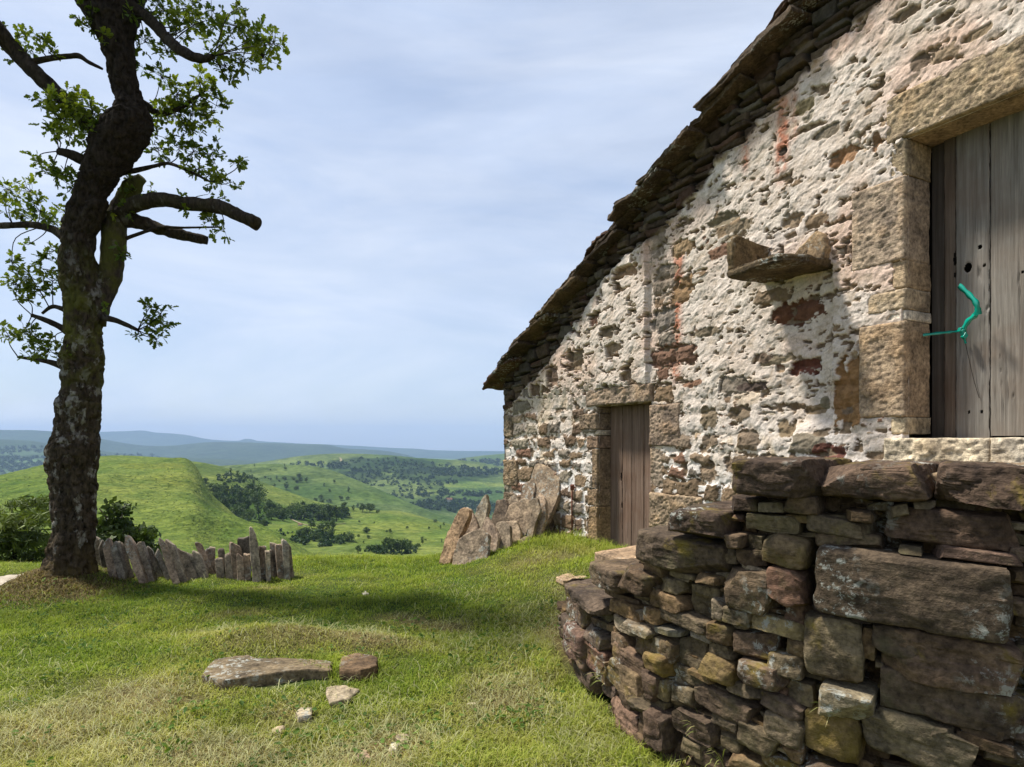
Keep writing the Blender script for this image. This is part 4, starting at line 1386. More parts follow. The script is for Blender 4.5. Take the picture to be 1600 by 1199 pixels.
# roof: stepped verge slabs over the gable, more courses behind
roof = Bag()
ridge_z = float(roof_z(APEX))
def roof_pt(u, back, lift):
    p = wall_pt(u, 0, -back)
    return np.array([p[0], p[1], float(roof_z(u)) + lift])
rv = []
for back in (-.02, 8.3):
    for u in (-.25, APEX, 2 * APEX + .25):
        for l in (.0, .10):
            rv.append(roof_pt(u, back, l))
rv = np.array(rv)
roof.add(rv, np.array([[0, 2, 8, 6], [2, 4, 10, 8], [1, 7, 9, 3], [3, 9, 11, 5], [0, 1, 3, 2], [2, 3, 5, 4], [6, 8, 9, 7], [8, 10, 11, 9], [0, 6, 7, 1], [4, 5, 11, 10]]), (.16, .13, .10))
roof_o = roof.build('roof', M_SLAB, cabin, False)
rg = np.random.default_rng(77)
def verge(ua, ln, over, lift, pitch, thick, seed, back=.75):
    """one slab lying up the slope; over = overhang in front of the gable"""
    z0 = float(roof_z(ua))
    sl = atan2(float(roof_z(ua + .4)) - z0, .4) - pitch
    e1 = exu * cos(sl) + ez * sin(sl)
    nrm = -exu * sin(sl) + ez * cos(sl)
    O = np.array([*wall_pt(ua, 0)[:2], z0 + lift + thick])
    r = np.random.default_rng(seed)
    pl_ = [(0, -back), (0 + r.uniform(-.04, .04), over * r.uniform(.8, 1)), (ln * .3, over + r.uniform(-.05, .05)), (ln * .65, over + r.uniform(-.06, .05)), (ln, over * r.uniform(.75, 1.05)), (ln, -back)]
    V, f = radial_slab(pl_, thick, O, e1, exo, nrm, seed, M=120, rough=.022, smoothit=0)
    g = r.uniform(.75, 1.15)
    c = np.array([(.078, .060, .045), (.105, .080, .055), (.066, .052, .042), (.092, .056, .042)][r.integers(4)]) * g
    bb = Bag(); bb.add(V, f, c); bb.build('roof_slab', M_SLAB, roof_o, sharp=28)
u_ = -.36
k = 0
while u_ < 7.3:
    ln = rg.uniform(.75, 1.15)
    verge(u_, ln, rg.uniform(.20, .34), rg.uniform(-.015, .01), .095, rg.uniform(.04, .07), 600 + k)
    u_ += ln * rg.uniform(.40, .60)
    k += 1
u_ = -.30
while u_ < 7.2:        # upper layer, set back and stepping over the first
    ln = rg.uniform(.5, .9)
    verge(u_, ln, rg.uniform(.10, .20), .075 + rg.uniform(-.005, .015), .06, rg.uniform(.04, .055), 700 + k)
    u_ += ln * rg.uniform(.62, .8)
    k += 1

# green twine on the loft door
tw = thing('plastic_twine', 'shiny green plastic tape knotted around a gap in the grey loft door', 'twine', tuple(wall_pt(*wall_px(1503, 517, -.2), -.2)))
M_TAPE = NT('green_plastic_tape'); M_TAPE.base((.0, .27, .19)); M_TAPE.rough(.22, .8); M_TAPE = M_TAPE.m
def tpt(px, py, o):
    u, z = wall_px(px, py, o)
    return wall_pt(u, z, o)
def ribbon(bag, pts, width, thick=.002, twist=None):
    P = spline([tpt(*p) for p in pts], 26)
    n = len(P)
    tg = np.gradient(P, axis=0); tg /= np.linalg.norm(tg, axis=1, keepdims=True)
    fwd = np.array([-.72, -.69, 0])
    L, R = [], []
    for i in range(n):
        a = (twist[0] + (twist[1] - twist[0]) * i / (n - 1)) if twist else 0
        s = np.cross(tg[i], fwd); s /= np.linalg.norm(s)
        q = np.cross(s, tg[i])
        d = s * cos(a) + q * sin(a)
        wd = width * (1 + .15 * sin(i * .9))
        L.append(P[i] + d * wd / 2); R.append(P[i] - d * wd / 2)
    nn = np.cross(tg, np.array(L) - np.array(R)); nn /= np.linalg.norm(nn, axis=1, keepdims=True)
    V = np.stack([np.array(L), (np.array(L) + np.array(R)) / 2 + nn * width * .06, np.array(R), (np.array(L) + np.array(R)) / 2 + nn * (width * .06 - thick)], 1).reshape(-1, 3)
    bag.add(V, grid_faces(n, 4, True))
b = Bag()
ribbon(b, [(1442, 524, -.10), (1465, 521, -.16), (1485, 519, -.22), (1500, 517, -.215)], .022, twist=(.2, .5)); b.build('tape_end', M_TAPE, tw)
b = Bag()
ribbon(b, [(1503, 520, -.21), (1512, 503, -.17), (1524, 492, -.15), (1529, 480, -.13)], .036, twist=(.2, 0))
ribbon(b, [(1529, 492, -.13), (1525, 474, -.11), (1513, 460, -.12), (1498, 446, -.13)], .036, twist=(0, .5)); b.build('tape_loop', M_TAPE, tw)
b = Bag()
for k in range(3):
    V, f = stone_shape(.045, .03, .03, 900 + k, cuts=1); b.add(rot_y(V, k * 1.1) + tpt(1503 + k * 2, 515 + k * 5, -.205), f)
ribbon(b, [(1505, 522, -.20), (1507, 530, -.21), (1509, 537, -.22)], .014); b.build('knot', M_TAPE, tw)
V, f = tube(spline([tpt(1508, 534, -.245), tpt(1516, 570, -.25), tpt(1522, 595, -.262), tpt(1530, 622, -.268)], 14), np.full(14, .0022), 5)
b = Bag(); b.add(V, f, (.05, .04, .03)); b.build('string', M_DARK, tw)

# ------------------------------------------------------------------ dry stone stair wall
seg = np.diff(DRY, axis=0)
segl = np.linalg.norm(seg, axis=1)
cum = np.concatenate([[0], np.cumsum(segl)])
def dry_s(s):
    i = int(np.clip(np.searchsorted(cum, s, side='right') - 1, 0, len(segl) - 1))
    f = (s - cum[i]) / segl[i]
    p = DRY[i] + seg[i] * f
    # smoothed heading
    def ang(k):
        return atan2(seg[k][1], seg[k][0])
    a = ang(i)
    if f > .5 and i + 1 < len(segl):
        a = lerp(a, (a + ang(i + 1)) / 2, (f - .5) * 2)
    elif f < .5 and i > 0:
        a = lerp((a + ang(i - 1)) / 2, a, f * 2)
    return p, a
def dry_ray(px):
    k = (px - CX) / F
    for i in range(len(segl)):
        p, d = DRY[i], seg[i]
        den = d[0] - k * d[1]
        if abs(den) < 1e-9:
            continue
        f = (k * p[1] - p[0]) / den
        if (-.05 if i == 0 else -1e-6) <= f <= 1 + (0.5 if i == len(segl) - 1 else 1e-6):
            return cum[i] + f * segl[i], p[1] + d[1] * f
    return (cum[0], DRY[0][1]) if k < .2 else (cum[-1], DRY[-1][1])
dryw = thing('dry_stone_wall', 'dark mossy dry stone stair wall rising in steps to the loft door landing', 'stone wall', (1.3, 2.9, 0))
BR, BR2, DK, GR, OC, YL, PK, LG = (.115, .083, .052), (.145, .106, .068), (.058, .040, .028), (.150, .128, .085), (.20, .14, .075), (.17, .13, .07), (.23, .14, .105), (.28, .245, .19)
Z8 = 2.355
# x0, y0, x1, y1 in a crop of the photo (scaled back below), colour, tilt in degrees, depth factor, kind
R8 = [
 (355, 62, 668, 205, DK, 2, 'cap'), (655, 78, 1085, 212, (.085, .055, .036), 0, 'cap'), (1078, 82, 1460, 265, (.10, .065, .042), 6, 'cap'),
 (310, 205, 425, 260, DK, 0, ''), (428, 224, 522, 268, LG, -2, ''), (520, 195, 662, 275, BR, 3, ''), (135, 240, 325, 368, DK, 2, 'step'), (358, 266, 572, 342, GR, 3, ''),
 (308, 272, 362, 300, PK, -4, ''), (835, 222, 932, 255, GR, -5, ''), (893, 230, 1000, 284, GR, -25, ''), (1003, 220, 1092, 250, GR, -3, ''),
 (605, 278, 862, 358, GR, 12, ''), (625, 335, 882, 400, BR2, 2, ''), (875, 255, 1440, 392, (.105, .068, .045), 5, 'big'), (748, 250, 872, 296, BR, 5, ''),
 (-12, 338, 290, 484, (.095, .076, .058), 6, 'step'), (245, 384, 352, 450, GR, 5, ''), (343, 400, 452, 470, BR, -2, ''), (440, 340, 627, 474, YL, 6, 'round'),
 (320, 340, 382, 392, BR2, 0, ''), (380, 345, 442, 402, GR, 0, ''), (953, 386, 1052, 410, GR, 3, ''), (1045, 390, 1400, 440, (.10, .06, .045), 4, ''),
 (625, 408, 1345, 680, (.115, .092, .062), 4, 'lichen'), (1345, 385, 1440, 448, BR, 5, ''), (1345, 472, 1440, 530, BR, 5, ''), (1338, 575, 1440, 645, BR2, 12, ''), (1350, 530, 1440, 575, DK, 0, ''),
 (310, 450, 487, 642, (.115, .088, .06), 3, 'big'), (463, 458, 612, 608, PK, -3, 'big'), (512, 600, 642, 700, (.21, .14, .105), 4, ''),
 (158, 520, 292, 656, GR, 3, ''), (264, 576, 312, 666, LG, 2, ''), (28, 553, 162, 622, OC, 4, ''), (58, 625, 247, 684, GR, 9, ''), (163, 680, 268, 736, (.25, .25, .24), 12, ''),
 (52, 684, 142, 711, (.24, .24, .22), 0, ''), (308, 610, 402, 680, GR, 10, ''), (378, 646, 627, 718, (.33, .28, .16), 12, 'big'), (613, 598, 872, 658, DK, 9, ''), (878, 640, 972, 673, GR, 2, ''),
 (248, 664, 342, 746, BR2, 4, ''), (342, 696, 492, 826, (.16, .115, .08), 5, 'big'), (608, 646, 828, 888, (.155, .135, .09), -3, 'big'), (523, 724, 622, 802, (.30, .23, .05), 6, 'round'),
 (813, 684, 872, 806, OC, 10, ''), (848, 676, 1078, 800, (.095, .076, .058), 6, 'big'), (842, 692, 1440, 908, (.135, .098, .075), 3, 'big'),
 (128, 714, 232, 846, GR, 2, ''), (38, 709, 132, 812, BR2, 3, ''), (238, 744, 337, 796, GR, 4, ''), (223, 786, 347, 880, YL, 12, 'round'), (457, 780, 598, 866, (.165, .145, .085), 6, ''),
 (362, 820, 542, 906, (.145, .11, .085), 6, ''), (812, 864, 1440, 1050, (.125, .098, .066), 9, 'big'), (18, 775, 104, 850, OC, 8, 'round'), (97, 842, 302, 922, GR, 16, ''), (178, 845, 268, 886, OC, 8, ''),
 (298, 890, 442, 950, GR, 8, ''), (462, 906, 542, 938, PK, 2, ''), (527, 886, 648, 972, GR, 6, ''), (663, 896, 862, 1010, (.22, .20, .15), 5, 'lichen'), (184, 922, 442, 1032, (.115, .088, .066), 18, ''),
 (438, 926, 612, 1036, (.135, .105, .085), 18, ''), (107, 898, 198, 992, GR, 4, ''), (598, 980, 808, 1186, (.24, .18, .06), 4, 'big'), (792, 1016, 1275, 1215, (.165, .15, .10), 12, 'big'),
 (1053, 1046, 1168, 1090, GR, 4, ''), (1168, 1036, 1335, 1086, BR2, 4, ''), (1166, 1090, 1385, 1140, BR, 8, ''), (1268, 1122, 1440, 1215, GR, 10, ''), (1338, 1030, 1440, 1115, DK, 8, ''),
 (448, 990, 603, 1120, (.145, .125, .09), 14, 'big'), (118, 988, 284, 1092, (.12, .092, .07), 12, 'big'), (346, 1046, 508, 1156, GR, 12, ''), (257, 984, 362, 1062, GR, 14, ''), (33, 988, 118, 1130, (.12, .09, .07), -2, 'big'),
 (153, 1094, 252, 1152, GR, 6, ''), (282, 1064, 362, 1152, GR, 4, ''), (502, 1110, 593, 1182, OC, 6, ''), (328, 1156, 442, 1225, OC, 8, ''), (428, 1162, 602, 1230, BR, 10, ''), (198, 1142, 332, 1215, BR2, 10, ''), (598, 1186, 800, 1260, BR, 10, ''),
 (860, 800, 900, 860, GR, 0, ''), (205, 490, 302, 525, BR2, 4, ''), (62, 500, 160, 556, GR, 3, ''), (100, 478, 200, 510, GR, 12, ''), (338, 640, 386, 700, GR, 5, ''),
 (1275, 1010, 1440, 1040, DK, 8, ''), (640, 880, 815, 905, DK, 3, ''), (780, 690, 822, 745, PK, 20, ''),
]
R3 = [   # from a second crop, scale 3.25 at (850, 830)
 (288, 170, 424, 296, (.15, .115, .08), 3, 'step'), (405, 178, 552, 312, (.10, .072, .05), 6, 'step'), (138, 292, 332, 366, (.09, .072, .058), 3, 'cap'), (303, 312, 442, 352, OC, 5, ''), (438, 312, 522, 350, GR, 0, ''),
 (98, 350, 218, 470, (.14, .10, .072), 2, ''), (163, 380, 252, 476, BR, 2, ''), (238, 374, 332, 450, GR, 1, ''), (328, 355, 472, 446, OC, -2, ''), (52, 442, 157, 522, (.13, .10, .08), 4, ''),
 (136, 480, 247, 664, (.16, .105, .088), 3, 'big'), (223, 496, 337, 580, (.15, .12, .10), 6, ''), (208, 558, 333, 704, (.17, .10, .075), 3, ''), (253, 450, 337, 500, BR2, -5, ''), (303, 470, 362, 517, OC, -3, ''),
 (428, 390, 522, 470, LG, -30, ''), (355, 445, 440, 520, (.42, .37, .30), 4, ''), (410, 470, 560, 522, LG, 3, ''), (520, 380, 600, 470, OC, 10, ''), (343, 520, 412, 612, BR2, 4, ''), (403, 528, 548, 642, (.17, .115, .095), 5, 'round'),
 (353, 606, 518, 722, (.18, .13, .10), 8, ''), (148, 660, 293, 782, (.13, .10, .08), 10, ''), (273, 638, 353, 772, OC, 6, ''), (343, 670, 498, 850, (.20, .155, .10), 10, 'big'), (488, 700, 592, 862, (.13, .095, .075), 3, ''),
 (513, 610, 643, 728, OC, 4, 'round'), (563, 744, 638, 862, GR, 4, ''), (543, 538, 673, 662, BR2, 4, ''), (338, 872, 493, 1032, (.30, .20, .155), 4, 'big'), (468, 838, 603, 896, GR, 8, ''), (453, 870, 562, 922, GR, 8, ''),
 (537, 908, 652, 1104, (.125, .09, .07), 3, 'big'), (493, 922, 553, 1052, BR2, 0, ''), (618, 1066, 707, 1168, BR, 4, ''), (478, 1020, 562, 1132, BR2, 10, ''), (380, 820, 470, 900, BR, 5, ''), (560, 1125, 705, 1220, BR2, 12, ''), (290, 760, 385, 860, (.12, .09, .075), 8, ''),
 (700, 1180, 830, 1260, BR, 10, ''), (500, 160, 610, 235, BR2, 18, ''), (570, 240, 705, 315, GR, 2, ''), (512, 275, 575, 300, GR, 0, ''), (636, 208, 752, 248, GR, 10, ''),
]
rects = [(1000 + a / Z8, 690 + b_ / Z8, 1000 + c / Z8, 690 + d / Z8, col, t, kd) for a, b_, c, d, col, t, kd in R8]
rects += [(850 + a / 3.25, 830 + b_ / 3.25, 850 + c / 3.25, 830 + d / 3.25, col, t, kd) for a, b_, c, d, col, t, kd in R3]
infill = Bag()
big_parts = []
def dry_place(V, s, zc, off):
    p, a = dry_s(s)
    V = rot_z(V, a)
    nrm = np.array([sin(a), -cos(a)])     # out of the face, towards the lawn
    q = p + nrm * off
    return V + np.array([q[0], q[1], zc]), a
for k, (x0, y0, x1, y1, col, t, kd) in enumerate(rects):
    xc, yc_ = (x0 + x1) / 2, (y0 + y1) / 2
    s0, Y0 = dry_ray(x0)
    s1, Y1 = dry_ray(x1)
    sc_s, Yc = dry_ray(xc)
    w_ = max(abs(s1 - s0), (x1 - x0) / F * Yc * .8)
    w_ = min(w_, 1.6 * (x1 - x0) / F * Yc * 1.6 + .05)
    h_ = (y1 - y0) / F * Yc
    zc_ = EYE - (yc_ - HY) / F * Yc
    tl = radians(t) * .55
    h_ = max(h_ - abs(sin(tl)) * w_ * .35, .03)
    dp = {'cap': .62, 'step': .55, 'big': .34, 'lichen': .42}.get(kd, .24)
    rnd = {'round': 3.2, 'lichen': 9, 'cap': 7, 'big': 6.5}.get(kd, 6)
    tpl = TPL28 if w_ > .24 else TPL14
    V, f = stone_shape(w_ * .965, dp, h_ * .955, 1000 + k, tpl, rough={'round': .07, 'cap': .10, 'lichen': .05}.get(kd, .075), rnd=rnd, skew=.05 if kd in ('lichen', 'cap') else .13, cuts={'lichen': 1, 'cap': 2}.get(kd, 4))
    V = rot_y(V, tl)
    r_ = random.Random(k)
    off = {'cap': .07, 'lichen': .05, 'step': .05, 'big': .025}.get(kd, 0) + r_.uniform(-.04, .03) - dp / 2 + .02
    V, _ = dry_place(V, sc_s, zc_, off)
    col_y = tuple(col) == (.24, .18, .06) or tuple(col) == (.30, .23, .05)
    if col_y:
        col = (.18, .135, .075)
    col = lerp(np.array(col), np.array((.135, .108, .098)), r_.uniform(0, .5)) * r_.uniform(.8, 1.2)
    b = Bag()
    b.add(V, f, col)
    nm = {'cap': 'capstone', 'step': 'step_stone', 'lichen': 'lichen_block'}.get(kd, 'stone')
    if w_ * h_ > .012 or kd in ('cap', 'step', 'lichen'):
        b.build(nm, M_STONE_LICHEN if kd == 'lichen' else (M_STONE_MOSS if kd == 'round' or col_y else M_STONE), dryw, sharp=26)
    else:
        infill.add(V, f, col)
# small stones and chips packed behind and between
def dry_top(s):
    p, a = dry_s(s)
    px = CX + p[0] / p[1] * F
    return np.interp(px, [860, 885, 900, 935, 940, 985, 990, 1050, 1058, 1140, 1150, 1300, 2200], [.40, .48, .58, .58, .80, .83, 1.03, 1.05, 1.2, 1.24, 1.40, 1.42, 1.42]), px
rg = np.random.default_rng(31)
s_ = .05
while s_ < cum[-1]:
    top, px = dry_top(s_)
    z_ = -.05
    while z_ < top - .08:
        h_ = rg.uniform(.035, .085)
        w_ = rg.uniform(.08, .2)
        V, f = stone_shape(w_, .2, h_, int(rg.integers(1e6)), TPL9, rough=.09, skew=.2)
        V = rot_y(V, rg.uniform(-.1, .2))
        V, _ = dry_place(V, s_ + rg.uniform(-.04, .04), z_ + h_ / 2, -.215 + rg.uniform(-.025, .015))
        infill.add(V, f, np.array([BR, BR2, GR, DK, OC][rg.integers(5)]) * rg.uniform(.7, 1.1))
        z_ += h_ * .92
    s_ += .095
for _ in range(420):
    s_ = rg.uniform(.02, cum[-1])
    top, px = dry_top(s_)
    z_ = rg.uniform(.0, max(.1, top - .10))
    h_ = rg.uniform(.014, .036)
    w_ = rg.uniform(.06, .22)
    V, f = stone_shape(w_, .16, h_, int(rg.integers(1e6)), TPL9, rough=.08, skew=.25)
    V = rot_y(V, rg.uniform(-.12, .25))
    V, _ = dry_place(V, s_, z_, -.125 + rg.uniform(-.03, .02))
    infill.add(V, f, np.array([BR, BR2, GR, LG, OC][rg.integers(5)]) * rg.uniform(.8, 1.1))
rb = infill.build('rubble_infill', M_STONE, dryw, sharp=28)
# stepped core and the flat treads / landing behind the face
core, tread = Bag(), Bag()
def prism(bag, poly, z0, z1, c):
    n = len(poly)
    v = np.vstack([np.c_[poly, np.full(n, z0)], np.c_[poly, np.full(n, z1)]])
    a = np.arange(n)
    bag.add(v, [np.stack([a, (a + 1) % n, (a + 1) % n + n, a + n], 1)], c)
    tri = np.array([[n, n + i, n + i + 1] for i in range(1, n - 1)])
    bag.add(v, [tri], c)
bounds = [.0]
for px in (938, 992, 1056, 1146):
    bounds.append(dry_ray(px)[0])
bounds.append(cum[-1])
def back_pt(p, depth):
    return p + ND * depth
for k in range(5):
    a, c = bounds[k], bounds[k + 1]
    ss = np.linspace(a, c, 8)
    fr = []
    for s2 in ss:
        p, an = dry_s(s2)
        fr.append(p - np.array([sin(an), -cos(an)]) * .16)
    fr = np.array(fr)
    def wall_side(p):
        return p + ND * (W_OFF - .02 - p @ ND)
    dpt = [.55, .8, None, None, None][k]
    bk = np.array([(wall_side(p) if dpt is None else p + ND * dpt) for p in fr[::-1]])
    poly = np.vstack([fr, bk])
    top = [.42, .66, .93, 1.10, 1.36][k]
    prism(core, poly, -.4, top, (.06, .045, .032))
    if k >= 1:
        # irregular paving stones on the tread
        m = .5 * (fr[0] + fr[-1])
        L = np.linalg.norm(fr[-1] - fr[0])
        dmax = .8 if dpt else (W_OFF - m @ ND) - .1
        yv = .0
        while yv < dmax:
            d2 = rg.uniform(.35, .55)
            n_ = max(1, int(round(L / .6)))
            for i in range(n_):
                f_ = (i + .5) / n_
                p = lerp(fr[0], fr[-1], f_) + ND * (yv + d2 / 2)
                V, f = stone_shape(L / n_ * 1.02, d2 * .98, .075, int(rg.integers(1e6)), TPL14, rough=.12, skew=.06, cuts=2)
                an = atan2(*(fr[-1] - fr[0])[::-1])
                V = rot_z(V, an)
                tread.add(V + np.array([p[0], p[1], top + .03]), f, np.array((.27, .215, .16)) * rg.uniform(.8, 1.1))
            yv += d2
core.build('core_fill', M_DARK, dryw, False)
tread.build('paving', M_SLAB, dryw)
# the sunlit slab in front of the small door
u_, z_ = wall_px(985, 875, .55)
tb = Bag()
V, f = stone_shape(.75, .5, .10, 77, TPL28, rough=.1, skew=.08, cuts=2)
p = ground_px(985, 872, .70)
V = rot_z(V, atan2(-DD[1], -DD[0]))
tb.add(V + np.array([p[0] + .10, p[1] + .12, .66]), f, (.34, .26, .19))
tb.build('step_stone', M_SLAB, dryw)

# ------------------------------------------------------------------ slabs leaning on the cabin corner
def px_slab(outl, off, scale, Y0, nrm, thick, seed, rough=.012, flip=False):
    """outline seen in a photo crop, laid on its own tilted plane at distance Y0, given real thickness"""
    P = np.array([(off[0] + x / scale, off[1] + y / scale) for x, y in outl])
    rays = np.stack([(P[:, 0] - CX) / F, np.ones(len(P)), -(P[:, 1] - HY) / F], 1)
    i = int(np.argmax(P[:, 1]))
    B = rays[i] * Y0
    nrm = np.array(nrm, float)
    nrm /= np.linalg.norm(nrm)
    t = (B @ nrm) / (rays @ nrm)
    X = rays * t[:, None]
    X[:, 2] += EYE
    ey = np.array([0, 0, 1.0]) - nrm * nrm[2]
    ey /= np.linalg.norm(ey)
    ex = np.cross(ey, nrm)
    O = X[i]
    q = np.stack([(X - O) @ ex, (X - O) @ ey], 1)
    return radial_slab(q, thick, O, ex, ey, nrm, seed, rough=rough)
SL = [  # outline, distance, facing, thickness, colour, label
 ([(70, 1085), (120, 930), (185, 800), (215, 785), (245, 797), (242, 835), (190, 960), (132, 1090)], 7.95, (-.45, -.85, .28), .10, (.33, .235, .155), 'narrow tan stone slab leaning at the far left end of the slab pile'),
 ([(190, 1000), (232, 780), (262, 792), (300, 900), (310, 960), (260, 1000)], 8.25, (-.35, -.85, .35), .07, (.36, .29, .23), 'pale pointed slab just behind the narrow tan slab of the pile'),
 ([(262, 900), (275, 830), (330, 725), (352, 698), (366, 765), (352, 835), (330, 900)], 8.40, (-.5, -.8, .3), .08, (.24, .215, .17), 'pointed grey slab standing up from the left middle of the pile'),
 ([(150, 1120), (165, 1040), (185, 985), (250, 935), (325, 910), (365, 950), (358, 1080), (322, 1168), (230, 1175)], 7.75, (-.30, -.88, .36), .09, (.25, .205, .16), 'broad rounded slab in front of all the others in the leaning pile'),
 ([(330, 905), (362, 838), (400, 900), (428, 960), (402, 1080), (360, 1120), (335, 1000)], 7.95, (-.6, -.75, .3), .07, (.26, .21, .17), 'pointed slab tucked behind the broad rounded front slab'),
 ([(385, 1125), (400, 1000), (412, 905), (425, 875), (465, 862), (502, 895), (508, 1000), (470, 1125)], 7.98, (-.45, -.82, .35), .07, (.22, .185, .145), 'grey slab right of the broad front slab with a curved top'),
 ([(455, 1128), (480, 1000), (470, 870), (548, 868), (572, 935), (550, 1045), (505, 1125)], 8.10, (-.4, -.84, .36), .07, (.29, .235, .18), 'light brown slab second from the right at the pile foot'),
 ([(530, 1100), (545, 980), (598, 955), (618, 1000), (565, 1095)], 8.05, (-.4, -.84, .36), .09, (.23, .19, .14), 'short broken slab low in the right part of the pile'),
 ([(465, 900), (480, 830), (505, 765), (600, 722), (642, 758), (636, 850), (592, 955), (540, 960)], 8.30, (-.35, -.85, .4), .08, (.23, .185, .14), 'wide dark slab in the middle of the pile below the tall ones'),
 ([(580, 1000), (640, 850), (655, 760), (690, 698), (722, 740), (722, 845), (664, 1050), (625, 1065)], 8.30, (-.5, -.8, .33), .08, (.31, .245, .19), 'long pale slab on the right edge of the pile'),
 ([(600, 800), (640, 620), (665, 512), (700, 508), (765, 545), (812, 572), (800, 700), (742, 850), (690, 900)], 8.55, (-.45, -.8, .42), .09, (.235, .19, .145), 'tallest brown slab leaning on the cabin wall above the pile'),
 ([(388, 880), (425, 735), (475, 720), (492, 765), (470, 880)], 8.65, (-.5, -.8, .3), .08, (.13, .105, .085), 'dark narrow slab at the back of the pile left of the wide one'),
 ([(462, 780), (480, 740), (540, 688), (562, 740), (540, 800)], 8.75, (-.3, -.85, .35), .07, (.27, .225, .175), 'small pale slab wedged at the back of the pile'),
 ([(640, 1050), (700, 900), (760, 780), (805, 690), (818, 590), (834, 645), (800, 850), (700, 1030)], 8.72, (-.15, -.9, .4), .08, (.14, .11, .085), 'dark slab behind the tallest one nearest the small door'),
 ([(560, 800), (590, 640), (640, 600), (662, 640), (640, 800)], 8.80, (-.45, -.8, .4), .08, (.19, .15, .115), 'slab peeping out just left of the tallest brown slab'),
 ([(500, 1080), (560, 860), (620, 740), (668, 722), (690, 790), (640, 960), (560, 1090)], 8.18, (-.5, -.78, .36), .06, (.20, .165, .125), 'long grey brown slab leaning between the wide slab and the pale right edge slab'),
 ([(420, 960), (440, 850), (480, 830), (520, 880), (500, 980)], 8.30, (-.4, -.82, .36), .06, (.16, .13, .10), 'shadowed slab sandwiched in the middle of the pile'),
]
for k, (o_, Y0, nr_, th, col, lab) in enumerate(SL):
    oc_ = np.mean(np.array(o_, float), 0)
    o_ = [(oc_[0] + (x - oc_[0]) * 1.10, oc_[1] + (y - oc_[1]) * 1.10 + (25 if y > 1000 else 0)) for x, y in o_]
    V, f = px_slab(o_, (670, 600), 4.0, Y0, nr_, th, 2000 + k, .013)
    b = Bag()
    b.add(V, f, np.array(col) * np.array([1.12, 1.15, 1.2]))
    tag(b.build('stone_slab', M_SLAB, sharp=28), lab, 'stone slab', 'slabs leaning on the cabin corner')

# ------------------------------------------------------------------ slab fence beside the oak
fence = thing('slab_fence', 'low fence of upright leaning grey stone slabs beside the oak trunk', 'fence', (-3.7, 7.4, 0))
FS = [(245, 455, 195, 225, 46, .0), (268, 480, 228, 262, 42, -.5), (330, 525, 265, 250, 52, 0), (385, 522, 318, 268, 50, -.2), (425, 505, 352, 283, 36, 0), (512, 528, 393, 232, 44, .25), (562, 522, 472, 262, 42, .1), (600, 495, 522, 300, 44, -.2), (652, 505, 572, 318, 40, -.1), (705, 538, 607, 244, 44, .3), (748, 522, 655, 245, 46, .1), (802, 502, 716, 303, 56, 0), (850, 495, 778, 328, 48, -.2), (884, 494, 820, 318, 44, 0), (922, 475, 833, 266, 44, .1), (944, 465, 893, 308, 46, -.1), (925, 440, 926, 288, 30, .3), (985, 494, 966, 366, 42, .35), (1004, 455, 978, 303, 46, .2), (1038, 494, 1026, 336, 42, .3), (1090, 494, 1066, 264, 58, -.1), (1108, 504, 1100, 335, 46, .5), (1150, 495, 1142, 330, 44, .1), (1138, 440, 1120, 222, 62, -.6), (1205, 505, 1178, 168, 58, 0), (1246, 495, 1240, 282, 46, -.1), (1275, 500, 1270, 310, 30, .3), (1300, 480, 1284, 305, 34, .1), (1325, 474, 1306, 262, 36, .2), (1356, 484, 1338, 262, 46, 0), (1392, 482, 1378, 232, 42, .1), (1420, 472, 1400, 262, 30, -.1)]
